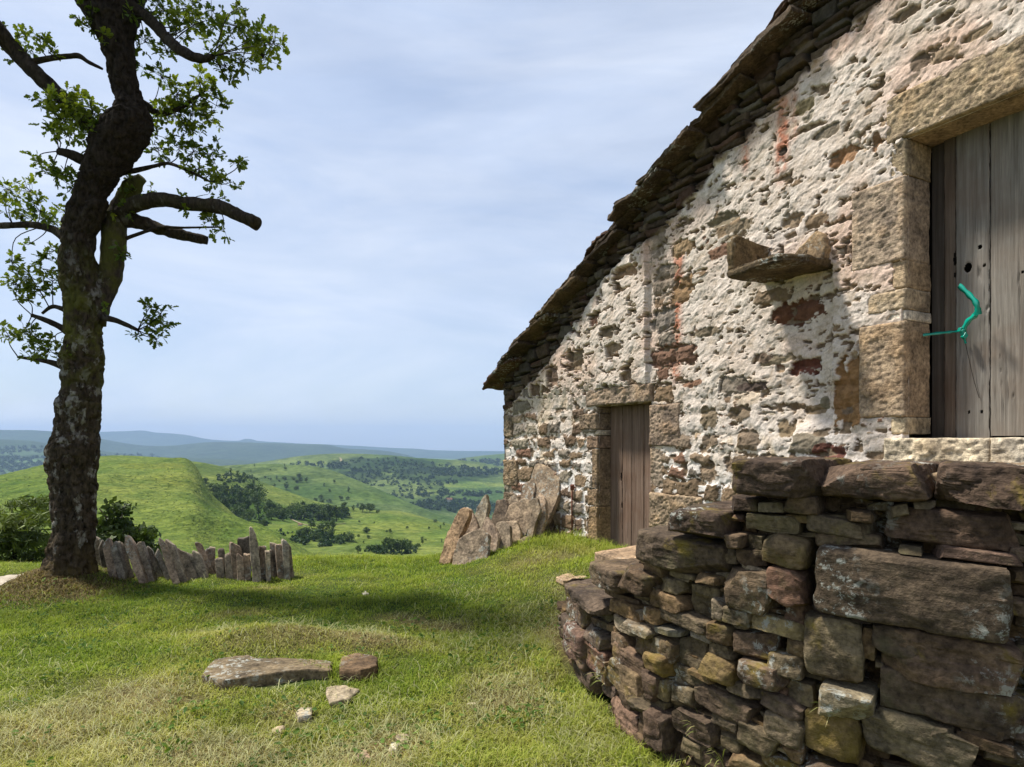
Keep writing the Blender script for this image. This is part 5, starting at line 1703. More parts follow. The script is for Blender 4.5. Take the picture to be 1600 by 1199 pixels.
for k, (xb, yb, xt, yt, wd, lt) in enumerate(FS):
    pxb, pyb, pxt, pyt = 100 + xb / 4, 780 + yb / 4, 100 + xt / 4, 780 + yt / 4
    Y = float(np.clip(1.545 / ((pyb - HY) / F), 6.9, 7.62))
    A = pt(pxb, pyb, Y)
    T = pt(pxt, pyt, Y + .02)
    w_ = wd / 4 / F * Y
    gzb = float(ground_z(A[0], A[1]))
    ax = T - A
    L = np.linalg.norm(ax)
    ax = ax / L
    r = np.random.default_rng(3000 + k)
    yaw = .48 + r.uniform(-.22, .12)
    ex = np.array([cos(yaw), sin(yaw), 0])
    ex = ex - ax * (ex @ ax)
    ex /= np.linalg.norm(ex)
    en = np.cross(ax, ex) * -1
    if en[1] > 0:
        en = -en
    d_ = r.uniform(.09, .18)
    tp = r.uniform(-.9, .9)
    pk = r.uniform(-.25, .25)
    w_ *= .86
    w_ *= r.uniform(.95, 1.35)
    body = [(-w_ * .42, -.25), (w_ * .42, -.25), (w_ * .50, L * .45)]
    kind = r.integers(4)
    if kind == 0:        # broken square across
        topo = [(w_ * .48, L * r.uniform(.93, 1.0)), (w_ * .1, L * r.uniform(.95, 1.0)), (-w_ * .46, L * r.uniform(.93, 1.02))]
    elif kind == 1:      # slanting break
        q1 = r.uniform(.80, .9)
        topo = [(w_ * .48, L * q1), (w_ * .12, L * (q1 + .07)), (-w_ * .3, L * 1.0), (-w_ * .46, L * .97)]
    elif kind == 2:
        q1 = r.uniform(.78, .9)
        topo = [(w_ * .46, L * .97), (w_ * .25, L * 1.01), (-w_ * .15, L * (q1 + .08)), (-w_ * .47, L * q1)]
    else:                # pointed
        topo = [(w_ * .46, L * (.84 + .06 * tp)), (w_ * (pk + .18), L * .97), (w_ * pk, L * 1.02), (w_ * (pk - .22), L * .95), (-w_ * .46, L * (.82 - .06 * tp))]
    rag = body + topo + [(-w_ * .52, L * .45)]
    if k == 24:
        rag = [(-w_ * .5, -.2), (w_ * .55, -.2), (w_ * .52, L * .6), (w_ * .35, L * .85), (-w_ * .05, L), (-w_ * .35, L * 1.02), (-w_ * .42, L * .9), (-w_ * .5, L * .5)]
    V, f = radial_slab(rag, d_, A + en * d_ * .5 + np.array([0, 0, min(0, gzb - A[2])]), ex, ax, en, 3100 + k, M=72, rough=.010, smoothit=0)
    g = np.array([(.20, .172, .142), (.25, .22, .185), (.15, .128, .108), (.22, .20, .175), (.19, .15, .12)][r.integers(5)]) * (1 + lt) * np.array([1.18, 1.22, 1.25])
    b = Bag()
    b.add(V, f, g)
    o = b.build('slab', M_SLAB, fence, sharp=28)
    if k == 24:
        o['label'] = 'tall pointed weathered slab'

# ------------------------------------------------------------------ stones lying in the grass
def flat_stone(outl, z, thick, col, lab, seed, tilt=(0, 0), mat=None, name='flat_stone', rough=.012, sink=.6):
    P = np.array([ground_px(x, y, z) for x, y in outl])
    c = P.mean(0)
    en = np.array([tilt[0], tilt[1], 1.0]); en /= np.linalg.norm(en)
    ex = np.array([1, 0, -en[0]]); ex /= np.linalg.norm(ex)
    ey = np.cross(en, ex)
    V, f = radial_slab(P - c, thick, (c[0], c[1], z), ex, ey, en, seed, rough=rough, smoothit=1)
    b = Bag()
    b.add(V, f, col)
    return tag(b.build(name, mat or M_SLAB, sharp=28), lab, 'stone')
flat_stone([(312, 1052), (335, 1030), (385, 1022), (400, 1028), (455, 1027), (517, 1032), (517, 1046), (460, 1050), (400, 1056), (350, 1063)], .075, .17, (.15, .125, .088), 'long grey flat stone slab set in the lawn below dry grass', 4001)
flat_stone([(530, 1045), (533, 1026), (560, 1022), (588, 1026), (590, 1038), (565, 1047)], .08, .17, (.14, .10, .065), 'small brown block at the right end of the long flat slab', 4002)
flat_stone([(510, 1072), (540, 1070), (565, 1075), (545, 1090), (515, 1096)], .028, .08, (.25, .225, .18), 'grey triangular flat stone in front of the brown block', 4003)
flat_stone([(461, 1110), (470, 1104), (488, 1105), (486, 1116), (465, 1120)], .012, .07, (.36, .33, .27), 'pale pebble alone in the grass left of the triangular flat stone', 4004, name='small_stone')
flat_stone([(424, 1138), (432, 1132), (446, 1132), (440, 1142), (426, 1143)], .005, .06, (.36, .31, .24), 'leftmost pale pebble in the grass below the long flat slab', 4005, name='small_stone')
flat_stone([(613, 1152), (620, 1144), (638, 1144), (638, 1154), (625, 1160)], .02, .08, (.42, .37, .29), 'larger of two pale stones in the bare patch near the picture foot', 4006, name='small_stone')
flat_stone([(608, 1166), (612, 1158), (624, 1162), (620, 1172), (612, 1173)], .015, .07, (.48, .46, .43), 'smaller whiter of two stones in the bare patch near the picture foot', 4007, name='small_stone')
flat_stone([(553, 1182), (560, 1168), (572, 1168), (578, 1182), (565, 1192)], .005, .06, (.33, .25, .20), 'brownish stone half sunk in the bare patch near the picture foot', 4008, name='small_stone')
flat_stone([(728, 1100), (735, 1096), (746, 1098), (740, 1103)], .01, .05, (.42, .40, .33), 'tiny pale stone alone in the grass towards the dry stone wall', 4009, name='small_stone')
flat_stone([(565, 926), (571, 922), (576, 927), (570, 931)], .01, .06, (.52, .52, .48), 'tiny white stone in the lush grass between fence and slab pile', 4010, name='small_stone')
flat_stone([(868, 902), (885, 896), (915, 895), (930, 899), (905, 905), (880, 908)], .20, .05, (.40, .31, .23), 'pale flat stone in dry grass left of the stair wall', 4011)

# ------------------------------------------------------------------ the oak
TY = 6.9
oak = thing('oak_tree', 'old gnarled oak with mossy dark trunk, lopped limbs and sparse green leaves', 'tree', tuple(pt(105, 915, TY)))
TR = [(935, 20, 168), (920, 45, 158), (905, 60, 152), (885, 72, 148), (860, 77, 147), (830, 79, 149), (800, 80, 152), (760, 77, 153), (730, 72, 154), (700, 73, 156), (680, 80, 156), (650, 86, 158), (628, 86, 160), (605, 92, 162), (575, 90, 165), (555, 88, 167), (520, 98, 165), (480, 95, 163), (450, 94, 160), (400, 91, 152), (360, 97, 157), (330, 104, 166), (300, 113, 176), (270, 124, 195), (240, 134, 218), (215, 142, 235), (190, 160, 243), (172, 176, 238), (150, 176, 226), (120, 168, 217), (90, 158, 213), (60, 146, 213), (30, 130, 216), (0, 112, 222), (-40, 96, 228), (-90, 90, 210), (-160, 100, 190), (-260, 120, 180), (-380, 130, 170), (-520, 150, 172)]
tp_ = np.array([[(l + r) / 2, y, (r - l) / 2] for y, l, r in TR], float)
NRW = 620
sm = spline(tp_, NRW)
path = np.array([pt(x, y, TY) for x, y, _ in sm])
sway = .15 * np.sin(np.linspace(0, 7, NRW)) * np.linspace(0, 1, NRW)
path = np.array([pt(x, y, TY + w) for (x, y, _), w in zip(sm, sway)])
rad = sm[:, 2] / F * TY * .95 - .030
SD_ = 84
a = np.linspace(0, 2 * pi, SD_, endpoint=False)
ring = []
for i in range(NRW):
    z = path[i, 2]
    c, s = np.cos(a), np.sin(a)
    r = rad[i] * np.ones(SD_)
    fl = max(0, (0.75 - z)) / .75
    r = r * (1 + fl * .20 * np.sin(3 * a + 1.1) + fl * .12 * np.sin(7 * a) + fl ** 2 * .55 * np.maximum(0, -c) ** 2 + fl ** 2 * .3 * np.maximum(0, -s))
    ring.append(np.stack([path[i, 0] + r * c, path[i, 1] + r * s * .95, np.full(SD_, z)], 1))
V = np.array(ring).reshape(-1, 3)
C0 = np.repeat(path, SD_, 0)
nr_ = V - C0
nr_[:, 2] = 0
nr_ /= np.linalg.norm(nr_, axis=1, keepdims=True)
q = np.stack([V[:, 0], V[:, 1], V[:, 2] * .38], 1)
lump = fbm(V / .20, 3, 91) * .040 + fbm(V / .09, 3, 94) * .014 + fbm(q / .04, 4, 92) * .018 - (1 - sstep(0, .22, np.abs(fbm(q / .05, 3, 93)))) * .030
V = V + nr_ * lump[:, None]
V = V[:, :]
zc_ = V[:, 2]
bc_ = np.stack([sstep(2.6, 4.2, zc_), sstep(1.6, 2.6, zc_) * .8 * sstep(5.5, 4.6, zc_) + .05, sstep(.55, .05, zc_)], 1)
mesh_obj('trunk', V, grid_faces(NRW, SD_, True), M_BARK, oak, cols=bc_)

BR_ATT = []     # points twigs can spring from
def limb(pts, name='branch', sides=18, n=46, bump=.016, moss=.4, dark=.8, dep=0.0):
    P = spline([(*pt(x, y, TY + d), r / F * TY) for x, y, r, d in pts], n)
    V, f = tube(P[:, :3], P[:, 3], sides, int(pts[0][0]) + 5, bump, .07)
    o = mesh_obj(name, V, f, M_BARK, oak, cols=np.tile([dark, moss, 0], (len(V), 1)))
    BR_ATT.extend(P[::3, :3])
    return o
limb([(148, 505, 15, .05), (162, 460, 16, .12), (174, 420, 17, .16), (178, 375, 18, .18), (180, 345, 17, .2), (195, 315, 15, .2), (207, 292, 14, .2), (222, 278, 8, .18)], moss=1.0, dark=.35, bump=.022)
limb([(182, 338, 13, .2), (212, 320, 12, .1), (250, 312, 11, 0), (290, 318, 10, -.1), (325, 321, 10.5, -.2), (350, 326, 10, -.25), (375, 337, 9.5, -.3), (402, 349, 10, -.35)], dark=.7, moss=.3)
limb([(190, 342, 13, .2), (222, 348, 11, .25), (255, 360, 9, .3), (290, 368, 8.5, .3), (324, 376, 7, .35)], dark=.7, moss=.5)
limb([(-90, -60, 16, -.3), (-40, 10, 15, -.2), (0, 52, 13, -.1), (30, 88, 12, 0), (60, 118, 11.5, 0), (88, 145, 11, .05), (120, 175, 11, .1), (165, 215, 12, .1)], dark=.9)
limb([(47, 98, 5, 0), (75, 92, 4.5, .05), (108, 88, 4, .1), (124, 88, 4, .1), (138, 97, 3, .1), (160, 108, 2, .1)], sides=10, bump=.004)
limb([(200, 10, 12, -.05), (222, 22, 9, -.1), (245, 42, 8.5, -.2), (262, 62, 8, -.3), (290, 84, 8, -.4), (318, 92, 6, -.45), (334, 88, 3, -.5)], dark=.9)
limb([(160, 262, 11, 0), (135, 252, 8, -.05), (112, 243, 7, -.1), (92, 236, 5.5, -.1)], dark=.9)
limb([(110, 378, 9, 0), (85, 360, 6.5, .1), (55, 352, 5.5, .2), (20, 352, 5, .25), (-30, 353, 5, .3), (-80, 340, 4, .3)], sides=12, bump=.005, dark=.8)
limb([(110, 522, 6, 0), (92, 510, 4.5, 0), (70, 500, 4, 0), (50, 493, 3, 0)], sides=10, bump=.004)
limb([(100, 573, 6, 0), (78, 566, 4, 0), (55, 562, 3, 0), (28, 558, 2, 0)], sides=10, bump=.004)
limb([(155, 495, 6, 0), (178, 500, 4.5, 0), (198, 508, 3.6, 0), (215, 516, 2.5, 0)], sides=10, bump=.004)
limb([(120, 495, 5, 0), (95, 482, 3.6, 0), (80, 480, 3, 0), (66, 490, 2.2, 0)], sides=10, bump=.004)
limb([(180, 272, 5, .1), (215, 266, 4, .1), (240, 260, 3, .1), (265, 256, 2.6, .1), (300, 270, 2.2, .1), (330, 285, 1.6, .1)], sides=8, bump=.003)
limb([(205, 150, 7, .2), (228, 165, 6, .25), (250, 178, 5, .3), (280, 170, 3.5, .3), (310, 150, 2.5, .3)], sides=10, bump=.004)
limb([(180, 380, 4, .2), (210, 368, 3, .2), (250, 356, 2.6, .2), (285, 356, 2, .2), (345, 355, 1.4, .2)], sides=8, bump=.002)
# limbs above the picture carry the rest of the crown
for pts in ([(160, -30, 30, 0), (210, -110, 24, -.4), (300, -190, 16, -1.0), (420, -240, 9, -1.5)], [(140, -120, 26, 0), (40, -220, 18, .4), (-80, -300, 12, .8), (-200, -330, 7, 1.0)], [(150, -260, 22, 0), (230, -360, 15, .6), (330, -430, 9, 1.1)], [(150, -200, 20, 0), (120, -330, 14, -.8), (90, -440, 8, -1.5)]):
    limb(pts, n=30, bump=.02)
BR_ATT = np.array(list(BR_ATT) + list(path[120::2]))

# lobed oak leaf, folded along the midrib (unit length along +x)
LB = np.array([(0, 0, 0), (.28, .10, .03), (.42, .25, .06), (.50, .14, .03), (.68, .30, .07), (.78, .15, .03), (.93, .16, .03), (1.0, 0, -.05)], np.float32)
def oak_leaf_template():
    v = [(0, 0, 0), (.5, 0, 0.0), (1.0, 0, -.06)]
    for sgn in (1, -1):
        v += [(x, y * sgn, z + .02) for x, y, z in LB[1:7].tolist()]
    v = np.array(v, np.float32)
    t = []
    for k in range(2):
        o = 3 + 6 * k
        fan = [(0, o, 1), (o, o + 1, 1), (o + 1, o + 2, 1), (o + 2, o + 3, 1), (o + 3, o + 4, 1), (o + 4, o + 5, 1), (o + 5, 2, 1)]
        t += fan if k == 0 else [(b, a, c) for a, b, c in fan]
    return v, np.array(t, np.int32)
LV, LT = oak_leaf_template()
def put_leaves(pos, dirs, size, rng, c0, c1, shade=None):
    n = len(pos)
    ex = dirs / np.linalg.norm(dirs, axis=1, keepdims=True)
    up = rng.normal(size=(n, 3)) * .55 + np.array([0, 0, 1.0])
    ey = np.cross(up, ex)
    ey /= np.linalg.norm(ey, axis=1, keepdims=True) + 1e-9
    ez_ = np.cross(ex, ey)
    s = (size * rng.uniform(.5, 1.3, n))[:, None, None]
    v = pos[:, None] + s * (LV[None, :, :1] * ex[:, None] + LV[None, :, 1:2] * ey[:, None] * 1.05 + LV[None, :, 2:] * ez_[:, None])
    f = (LT[None] + (np.arange(n) * len(LV))[:, None, None]).reshape(-1, 3)
    t = rng.uniform(0, 1, n) if shade is None else np.clip(shade + rng.uniform(-.3, .3, n), 0, 1)
    c = lerp(np.array(c0), np.array(c1), t[:, None])
    return v.reshape(-1, 3), f, np.repeat(c, len(LV), 0)
CL = [ # px, py, radius px, depth shift, density
 (225, 18, 22, .1, 1), (255, 12, 24, 0, 1.2), (295, 14, 26, -.1, 1.2), (330, 30, 26, -.2, 1), (300, 38, 22, -.1, .8), (370, 42, 26, -.3, 1.2), (402, 58, 26, -.4, 1.3), (428, 68, 18, -.45, .8), (412, 88, 22, -.4, 1.1), (382, 98, 22, -.3, 1), (352, 102, 20, -.3, .9), (228, 66, 22, .1, 1), (262, 82, 16, -.1, .6), (275, 48, 20, -.2, .8), (360, 126, 9, -.3, .6), (378, 10, 8, -.2, .6), (345, 72, 20, -.3, .8),
 (222, 105, 12, .2, .7), (252, 120, 16, .3, .9), (276, 148, 24, .3, 1.3), (312, 128, 20, .25, 1), (332, 142, 18, .2, .9), (302, 168, 28, .3, 1.4), (322, 180, 20, .3, 1), (276, 182, 24, .35, 1.1), (338, 165, 14, .2, .8), (298, 202, 22, .3, 1), (250, 178, 20, .35, .9), (246, 212, 20, .3, .7), (352, 160, 8, .2, .5),
 (246, 232, 18, .2, .8), (280, 232, 20, .2, .9), (302, 238, 20, .2, .9), (330, 240, 18, .15, .9), (345, 282, 18, .1, 1), (312, 262, 18, .15, .7), (374, 250, 14, .1, 1), (332, 266, 14, .1, .6), (265, 254, 14, .2, .5), (362, 285, 8, .1, .5),
 (72, 158, 16, -.1, 1), (96, 160, 22, -.15, 1.3), (122, 165, 22, -.15, 1.4), (146, 178, 20, -.2, 1.2), (158, 202, 16, -.2, .9), (102, 188, 24, -.15, 1.4), (80, 196, 16, -.1, 1), (112, 206, 18, -.1, 1), (140, 222, 16, -.1, .8), (88, 206, 12, -.1, .7), (128, 190, 18, -.2, 1.1),
 (62, 256, 12, -.1, .8), (82, 264, 16, -.1, .9), (98, 276, 16, -.1, .9), (116, 282, 14, -.1, .8), (112, 296, 12, -.1, .6),
 (12, 296, 18, .2, 1), (48, 300, 20, .2, .9), (14, 322, 16, .2, .7), (62, 330, 20, .2, 1), (34, 336, 16, .2, .8), (78, 344, 16, .1, .8), (-20, 310, 20, .2, 1), (98, 360, 12, 0, .7),
 (42, 56, 14, 0, .9), (62, 62, 16, 0, .9), (76, 82, 12, 0, .7), (42, 78, 12, 0, .5), (14, 72, 10, 0, .5), (-20, 40, 24, 0, 1), (22, 92, 6, 0, .4),
 (18, 410, 14, 0, .9), (48, 432, 18, 0, 1), (28, 446, 18, 0, 1), (60, 452, 18, 0, .9), (82, 440, 14, 0, .9), (42, 468, 14, 0, .8), (72, 404, 14, 0, .7), (82, 394, 12, 0, .7), (44, 383, 6, 0, .4), (66, 420, 12, 0, .7),
 (14, 525, 16, 0, 1), (36, 520, 16, 0, 1), (52, 532, 16, 0, 1), (76, 546, 16, 0, .9), (46, 556, 12, 0, .7), (88, 535, 12, 0, .7), (92, 560, 10, 0, .6), (50, 515, 8, 0, .5),
 (234, 480, 13, 0, .9), (252, 490, 13, 0, 1), (262, 504, 11, 0, 1), (236, 500, 13, 0, .8), (212, 526, 8, 0, .7), (246, 530, 9, 0, .8), (226, 514, 10, 0, .6), (252, 512, 9, 0, .6),
 (200, 330, 14, .1, .6), (190, 395, 14, .1, .5), (290, 326, 12, -.1, .6), (330, 346, 16, -.1, 1), (350, 360, 10, -.1, .8), (286, 316, 10, -.1, .4), (318, 305, 10, -.1, .6), (236, 298, 12, .1, .5), (354, 308, 5, -.1, .3), (208, 296, 16, .1, .7), (172, 330, 8, 0, .5), (140, 25, 20, -.2, .8), (125, 38, 10, -.25, .5), (160, 60, 12, -.28, .5), (200, 20, 14, -.25, .5), (110, 545, 9, -.1, .6), (165, 480, 8, -.1, .4), (105, 420, 8, 0, .4), (100, 330, 10, 0, .6),
]
lg = np.random.default_rng(55)
twigs = Bag()
pos, drs, shd = [], [], []
def cluster(c, r, dens, twig=True):
    nro = max(2, int(dens * 13 * (r / .12) ** 1.2))
    if twig:
        j = int(np.argmin(np.linalg.norm(BR_ATT - c, axis=1)))
        A = BR_ATT[j]
        m = (A + c) / 2 + lg.normal(size=3) * np.linalg.norm(c - A) * .12
        P = spline([A, m, c], 9)
        V, f = tube(P, np.linspace(.0065, .0035, 9), 5, cap=False)
        twigs.add(V, f, (.7, .1, 0))
    tone = lg.uniform(.1, .9)
    for _ in range(nro):
        d = lg.normal(size=3)
        d /= np.linalg.norm(d)
        e = c + d * r * lg.uniform(.25, 1.05) * np.array([1, 1.3, 1])
        if twig and lg.random() < .8:
            P = spline([c + (e - c) * .05, (c + e) / 2 + lg.normal(size=3) * r * .12, e], 5)
            V, f = tube(P, np.linspace(.0034, .0016, 5), 4, cap=False)
            twigs.add(V, f, (.7, .1, 0))
        nl = lg.integers(4, 8)
        dd = lg.normal(size=(nl, 3)) * .9 + (e - c) / (np.linalg.norm(e - c) + 1e-6) * .9 + np.array([0, 0, .15])
        pos.append(np.tile(e, (nl, 1)) + lg.normal(size=(nl, 3)) * .008)
        drs.append(dd)
        shd.append(np.full(nl, tone))
for px, py, r, d, dens in CL:
    cluster(pt(px, py, TY + d), r / F * TY * 1.05, dens)
LC0, LC1 = (.060, .098, .010), (.225, .265, .028)
nvis = sum(len(x) for x in pos)
# crown above the frame
for px, py, d in [(-60, -240, .4), (160, -560, 0), (-180, -60, .3)]:
    c = pt(px, py, TY + d)
    for _ in range(5):
        cluster(c + lg.normal(size=3) * .38, .26, 1.1, False)
fol = Bag()
fol.add(*put_leaves(np.concatenate(pos), np.concatenate(drs), .070, lg, LC0, LC1, np.concatenate(shd)))
for f_ in twigs.f:
    fol.f.append(f_ + fol.n)
fol.v += twigs.v
fol.c += [np.full((len(v_), 3), .022) * np.array([1.2, .9, .6]) for v_ in twigs.v]
fol.n += twigs.n
fol.build('foliage', M_OAKLEAF, oak, False)

# ------------------------------------------------------------------ trees just below the lawn's edge
def near_tree(name, label, px, ytop, ybase, Y, wpx, seed, c0, c1, kind):
    rg = np.random.default_rng(seed)
    top = EYE - (ytop - HY) / F * Y
    bx = (px - CX) / F * Y
    bz = float(ground_z(bx, Y, False)) - .2
    t = thing(name, label, 'tree', (bx, Y, bz))
    Hh = top - bz
    rx = wpx / F * Y / 2
    b = Bag()
    if kind == 'pine':
        nl = 26
        for k in range(nl):
            fz = rg.uniform(.30, .99)
            rr_ = rx * (1.15 - .75 * max(0, fz - .35)) * rg.uniform(.25, .95)
            a_ = rg.uniform(0, 6.283)
            c = np.array([bx + cos(a_) * rr_, Y + sin(a_) * rr_, bz + Hh * fz])
            n = 420
            P = c + rg.normal(size=(n, 3)) * np.array([rx * .26, rx * .26, rx * .055]) 
            P[:, 2] -= np.abs(P[:, 0] - c[0]) * .15
            v, f = leaf_quads(P, .13, rg, .0, .16)
            cc = lerp(np.array(c0), np.array(c1), (rg.uniform(0, 1) * .6 + rg.uniform(0, 1, n) * .4)[:, None])
            b.add(v, f, np.repeat(cc, 4, 0))
            tw_ = Bag()
    else:
        v, f, c = crown(rg, rx, Hh * .48, 64, 15000, .075, c0, c1, cz=Hh * .52, clump=.22, shell=.55)
        b.add(v + np.array([bx, Y, bz]), f, c)
    b.build('crown', M_FOLIAGE, t, False)
    b = Bag()
    V, f = tube(spline([(bx, Y, bz - .3), (bx + .1, Y, bz + Hh * .4), (bx - .05, Y + .1, bz + Hh * .9)], 14), np.linspace(.14, .03, 14), 9, 3, .02)
    b.add(V, f, (.7, .2, 0))
    for k in range(9):
        fz = rg.uniform(.3, .85)
        a_ = rg.uniform(0, 6.283)
        e = np.array([bx + cos(a_) * rx * .7, Y + sin(a_) * rx * .7, bz + Hh * min(.95, fz + .1)])
        V, f = tube(spline([(bx + .05, Y, bz + Hh * fz), e * .5 + .5 * np.array([bx, Y, bz + Hh * fz]) - np.array([0, 0, .06]), e], 8), np.linspace(.05, .012, 8), 6)
        b.add(V, f, (.7, .1, 0))
    b.build('trunk', M_BARK, t)
near_tree('pine_tree', 'spreading dark green pine with tiered boughs behind the oak at the left edge', 18, 776, 880, 16, 165, 1, (.040, .064, .012), (.145, .180, .034), 'pine')
near_tree('pine_tree', 'bushy dark evergreen just right of the oak trunk behind the slab fence', 184, 782, 880, 15, 96, 2, (.018, .036, .008), (.085, .115, .022), 'bush')
near_tree('shrub', 'smaller grey green shrub right of the bushy evergreen behind the slab fence', 224, 822, 880, 17, 70, 3, (.035, .060, .022), (.085, .115, .040), 'bush')

# ------------------------------------------------------------------ grass
def point_in_dry(x, y):
    """under the stair wall and its fill"""
    sd = np.full(x.shape, 1e9)
    side = np.zeros(x.shape)
    for i in range(len(seg)):
        p, d = DRY[i], seg[i] / segl[i]
        rx_, ry_ = x - p[0], y - p[1]
        tt = np.clip(rx_ * d[0] + ry_ * d[1], 0, segl[i])
        dist = np.hypot(rx_ - tt * d[0], ry_ - tt * d[1])
        cr = d[0] * ry_ - d[1] * rx_
        m = dist < sd
        sd = np.where(m, dist, sd)
        side = np.where(m, cr, side)
    return (side > 0) & (x > .2) & (y < 5.0), sd
FLAT = [[ground_px(*q, .1) for q in o] for o in ([(318, 1050), (340, 1030), (400, 1026), (517, 1034), (515, 1046), (400, 1056)], [(530, 1045), (533, 1026), (588, 1026), (590, 1040)], [(514, 1076), (560, 1076), (545, 1090), (516, 1094)])]
FLAT[2] = [ground_px(x, y, .03) for x, y in ((514, 1075), (562, 1076), (545, 1090), (516, 1094))]
SLABC = [np.mean(np.array(P), 0) for P in FLAT]
def in_poly(x, y, P):
    c = np.zeros(x.shape, bool)
    n = len(P)
    for i in range(n):
        a_, b_ = P[i], P[(i + 1) % n]
        m = ((a_[1] > y) != (b_[1] > y)) & (x < (b_[0] - a_[0]) * (y - a_[1]) / (b_[1] - a_[1] + 1e-12) + a_[0])
        c ^= m
    return c
def blades(name, n, rng, hfun, cfun, width, lie, yr=(2.2, 10.8), keepfun=None, curve=.5, seed=0):
    # more blades close to the camera, where each is seen larger
    y = (rng.uniform(0, 1, n) * (yr[1] ** .35 - yr[0] ** .35) + yr[0] ** .35) ** (1 / .35)
    x = rng.uniform(-.90, .62, n) * (y + .5)
    x = np.where(x > 0, np.minimum(x, 4.0), x)
    wd = W_OFF - (ND[0] * x + ND[1] * y)
    u = W_COR - (DD[0] * x + DD[1] * y)
    k = (wd > .02) | (u < -.05)
    ins, sd = point_in_dry(x, y)
    k &= ~(ins | (sd < .015))
    k &= ~path_mask(x, y)
    for P in FLAT:
        k &= ~in_poly(x, y, P)
    if keepfun is not None:
        k &= keepfun(x, y, rng)
    x, y, wd, sd = x[k], y[k], wd[k], sd[k]
    n = len(x)
    z = ground_z(x, y)
    h = hfun(x, y, wd, sd, rng)
    c = cfun(x, y, wd, sd, rng)
    az = rng.uniform(0, 2 * pi, n)
    if lie > .8:
        tiltv = rng.uniform(1.05, 1.5, n)
    else:
        tiltv = np.abs(rng.normal(0, .42, n)) + lie
    d = np.stack([np.cos(az), np.sin(az), np.zeros(n)], 1)
    s = np.stack([-np.sin(az), np.cos(az), np.zeros(n)], 1)
    w = (width * rng.uniform(.6, 1.3, n) * (1 + .07 * np.maximum(y - 3, 0)))[:, None]
    B = np.stack([x, y, z - .004 + (0 if lie < .8 else 1) * rng.uniform(.004, .03, n)], 1)
    v1 = np.array([0, 0, 1.0])
    def at(t, ang):
        return B + (d * np.sin(ang)[:, None] + v1 * np.cos(ang)[:, None]) * (h * t)[:, None]
    M = at(.55, tiltv * .7)
    T = at(1.0, tiltv * (1 + curve))
    V = np.stack([B - s * w, B + s * w, M + s * w * .8, M - s * w * .8, T], 1).reshape(-1, 3)
    i = np.arange(n)[:, None] * 5
    q = i + np.array([[0, 1, 2, 3]])
    t = i + np.array([[3, 2, 4]])
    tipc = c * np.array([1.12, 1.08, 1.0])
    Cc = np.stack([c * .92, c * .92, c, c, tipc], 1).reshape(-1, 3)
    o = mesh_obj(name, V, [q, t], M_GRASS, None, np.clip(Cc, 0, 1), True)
    o['kind'] = 'stuff'
    return o
gr_ = np.random.default_rng(99)
TREE_C = np.array([-4.85, 6.9])
def gh(x, y, wd, sd, r):
    p = np.stack([x, y, x * 0], 1)
    n = fbm(p / .5, 3, 120)
    h = .034 + .020 * n + .012 * fbm(p / .12, 2, 121)
    h = h + .10 * np.exp(-((wd - .25) / .45) ** 2) * sstep(5.2, 6.2, y) * r.uniform(.3, 1.3, len(x))
    h = h + .05 * sstep(.35, .03, sd) * r.uniform(.2, 1.2, len(x))
    h = h + .035 * sstep(7.6, 8.6, y) * r.uniform(.2, 1.2, len(x))
    h = h + .025 * sstep(4.0, 2.8, y)
    for (a0, a1), (b0, b1) in (((-2.10, 4.16), (-1.22, 4.28)), ((-1.20, 4.26), (-.92, 4.28))):
        tt = np.clip(((x - a0) * (b0 - a0) + (y - a1) * (b1 - a1)) / ((b0 - a0) ** 2 + (b1 - a1) ** 2), 0, 1)
        dd_ = np.hypot(x - a0 - tt * (b0 - a0), y - a1 - tt * (b1 - a1))
        h = h + .050 * np.exp(-((dd_ - .05) / .12) ** 2) * r.uniform(.2, 1.3, len(x))
    h = h * (1 + .5 * np.clip(fbm(p / .17, 2, 122), 0, 1))
    return np.maximum(h * r.uniform(.6, 1.35, len(x)), .012)
def gc(x, y, wd, sd, r):
    n = len(x)
    t = turf(x, y) + r.normal(0, .16, n)
    t = t + .25 * np.exp(-((wd - .3) / .4) ** 2)
    lush = lerp(np.array([.120, .190, .011]), np.array([.265, .325, .030]), np.clip(r.uniform(0, 1, n) + fbm(np.stack([x, y, x * 0], 1) / .6, 2, 130) * .5, 0, 1)[:, None])
    mid = np.array([.330, .335, .070])
    dry = lerp(np.array([.32, .265, .115]), np.array([.48, .43, .22]), r.uniform(0, 1, n)[:, None])
    t = np.clip(t, 0, 1)[:, None]
    c = np.where(t < .5, lerp(lush, mid, t * 2), lerp(mid, dry, t * 2 - 1))
    return c
SOIL = [(578, 1178, .20, .10), (600, 1166, .14, .07), (645, 966, .14, .07), (1205, 0, 0.01, .01), (300, 1098, .10, .05), (470, 1128, .08, .05), (700, 975, .14, .08), (890, 905, .20, .12), (120, 935, .2, .08)]
def soil(x, y):
    m = np.zeros(len(x))
    nz = fbm(np.stack([x, y, x * 0], 1) / .08, 3, 150) * .8
    for px, py, rx, ry in SOIL:
        if py < 700:
            continue
        c = ground_px(px, py)
        m = np.maximum(m, sstep(1.2, .5, ((x - c[0]) / rx) ** 2 + ((y - c[1]) / (ry * 1.6)) ** 2 + nz))
    return m
def gkeep(x, y, r):
    return (r.uniform(0, 1, len(x)) > soil(x, y) * .93) & gkeep0(x, y, r)
def gkeep0(x, y, r):
    return r.uniform(0, 1, len(x)) > turf(x, y) * .62
blades('grass', 520000, gr_, gh, gc, .0022, .34, keepfun=gkeep)
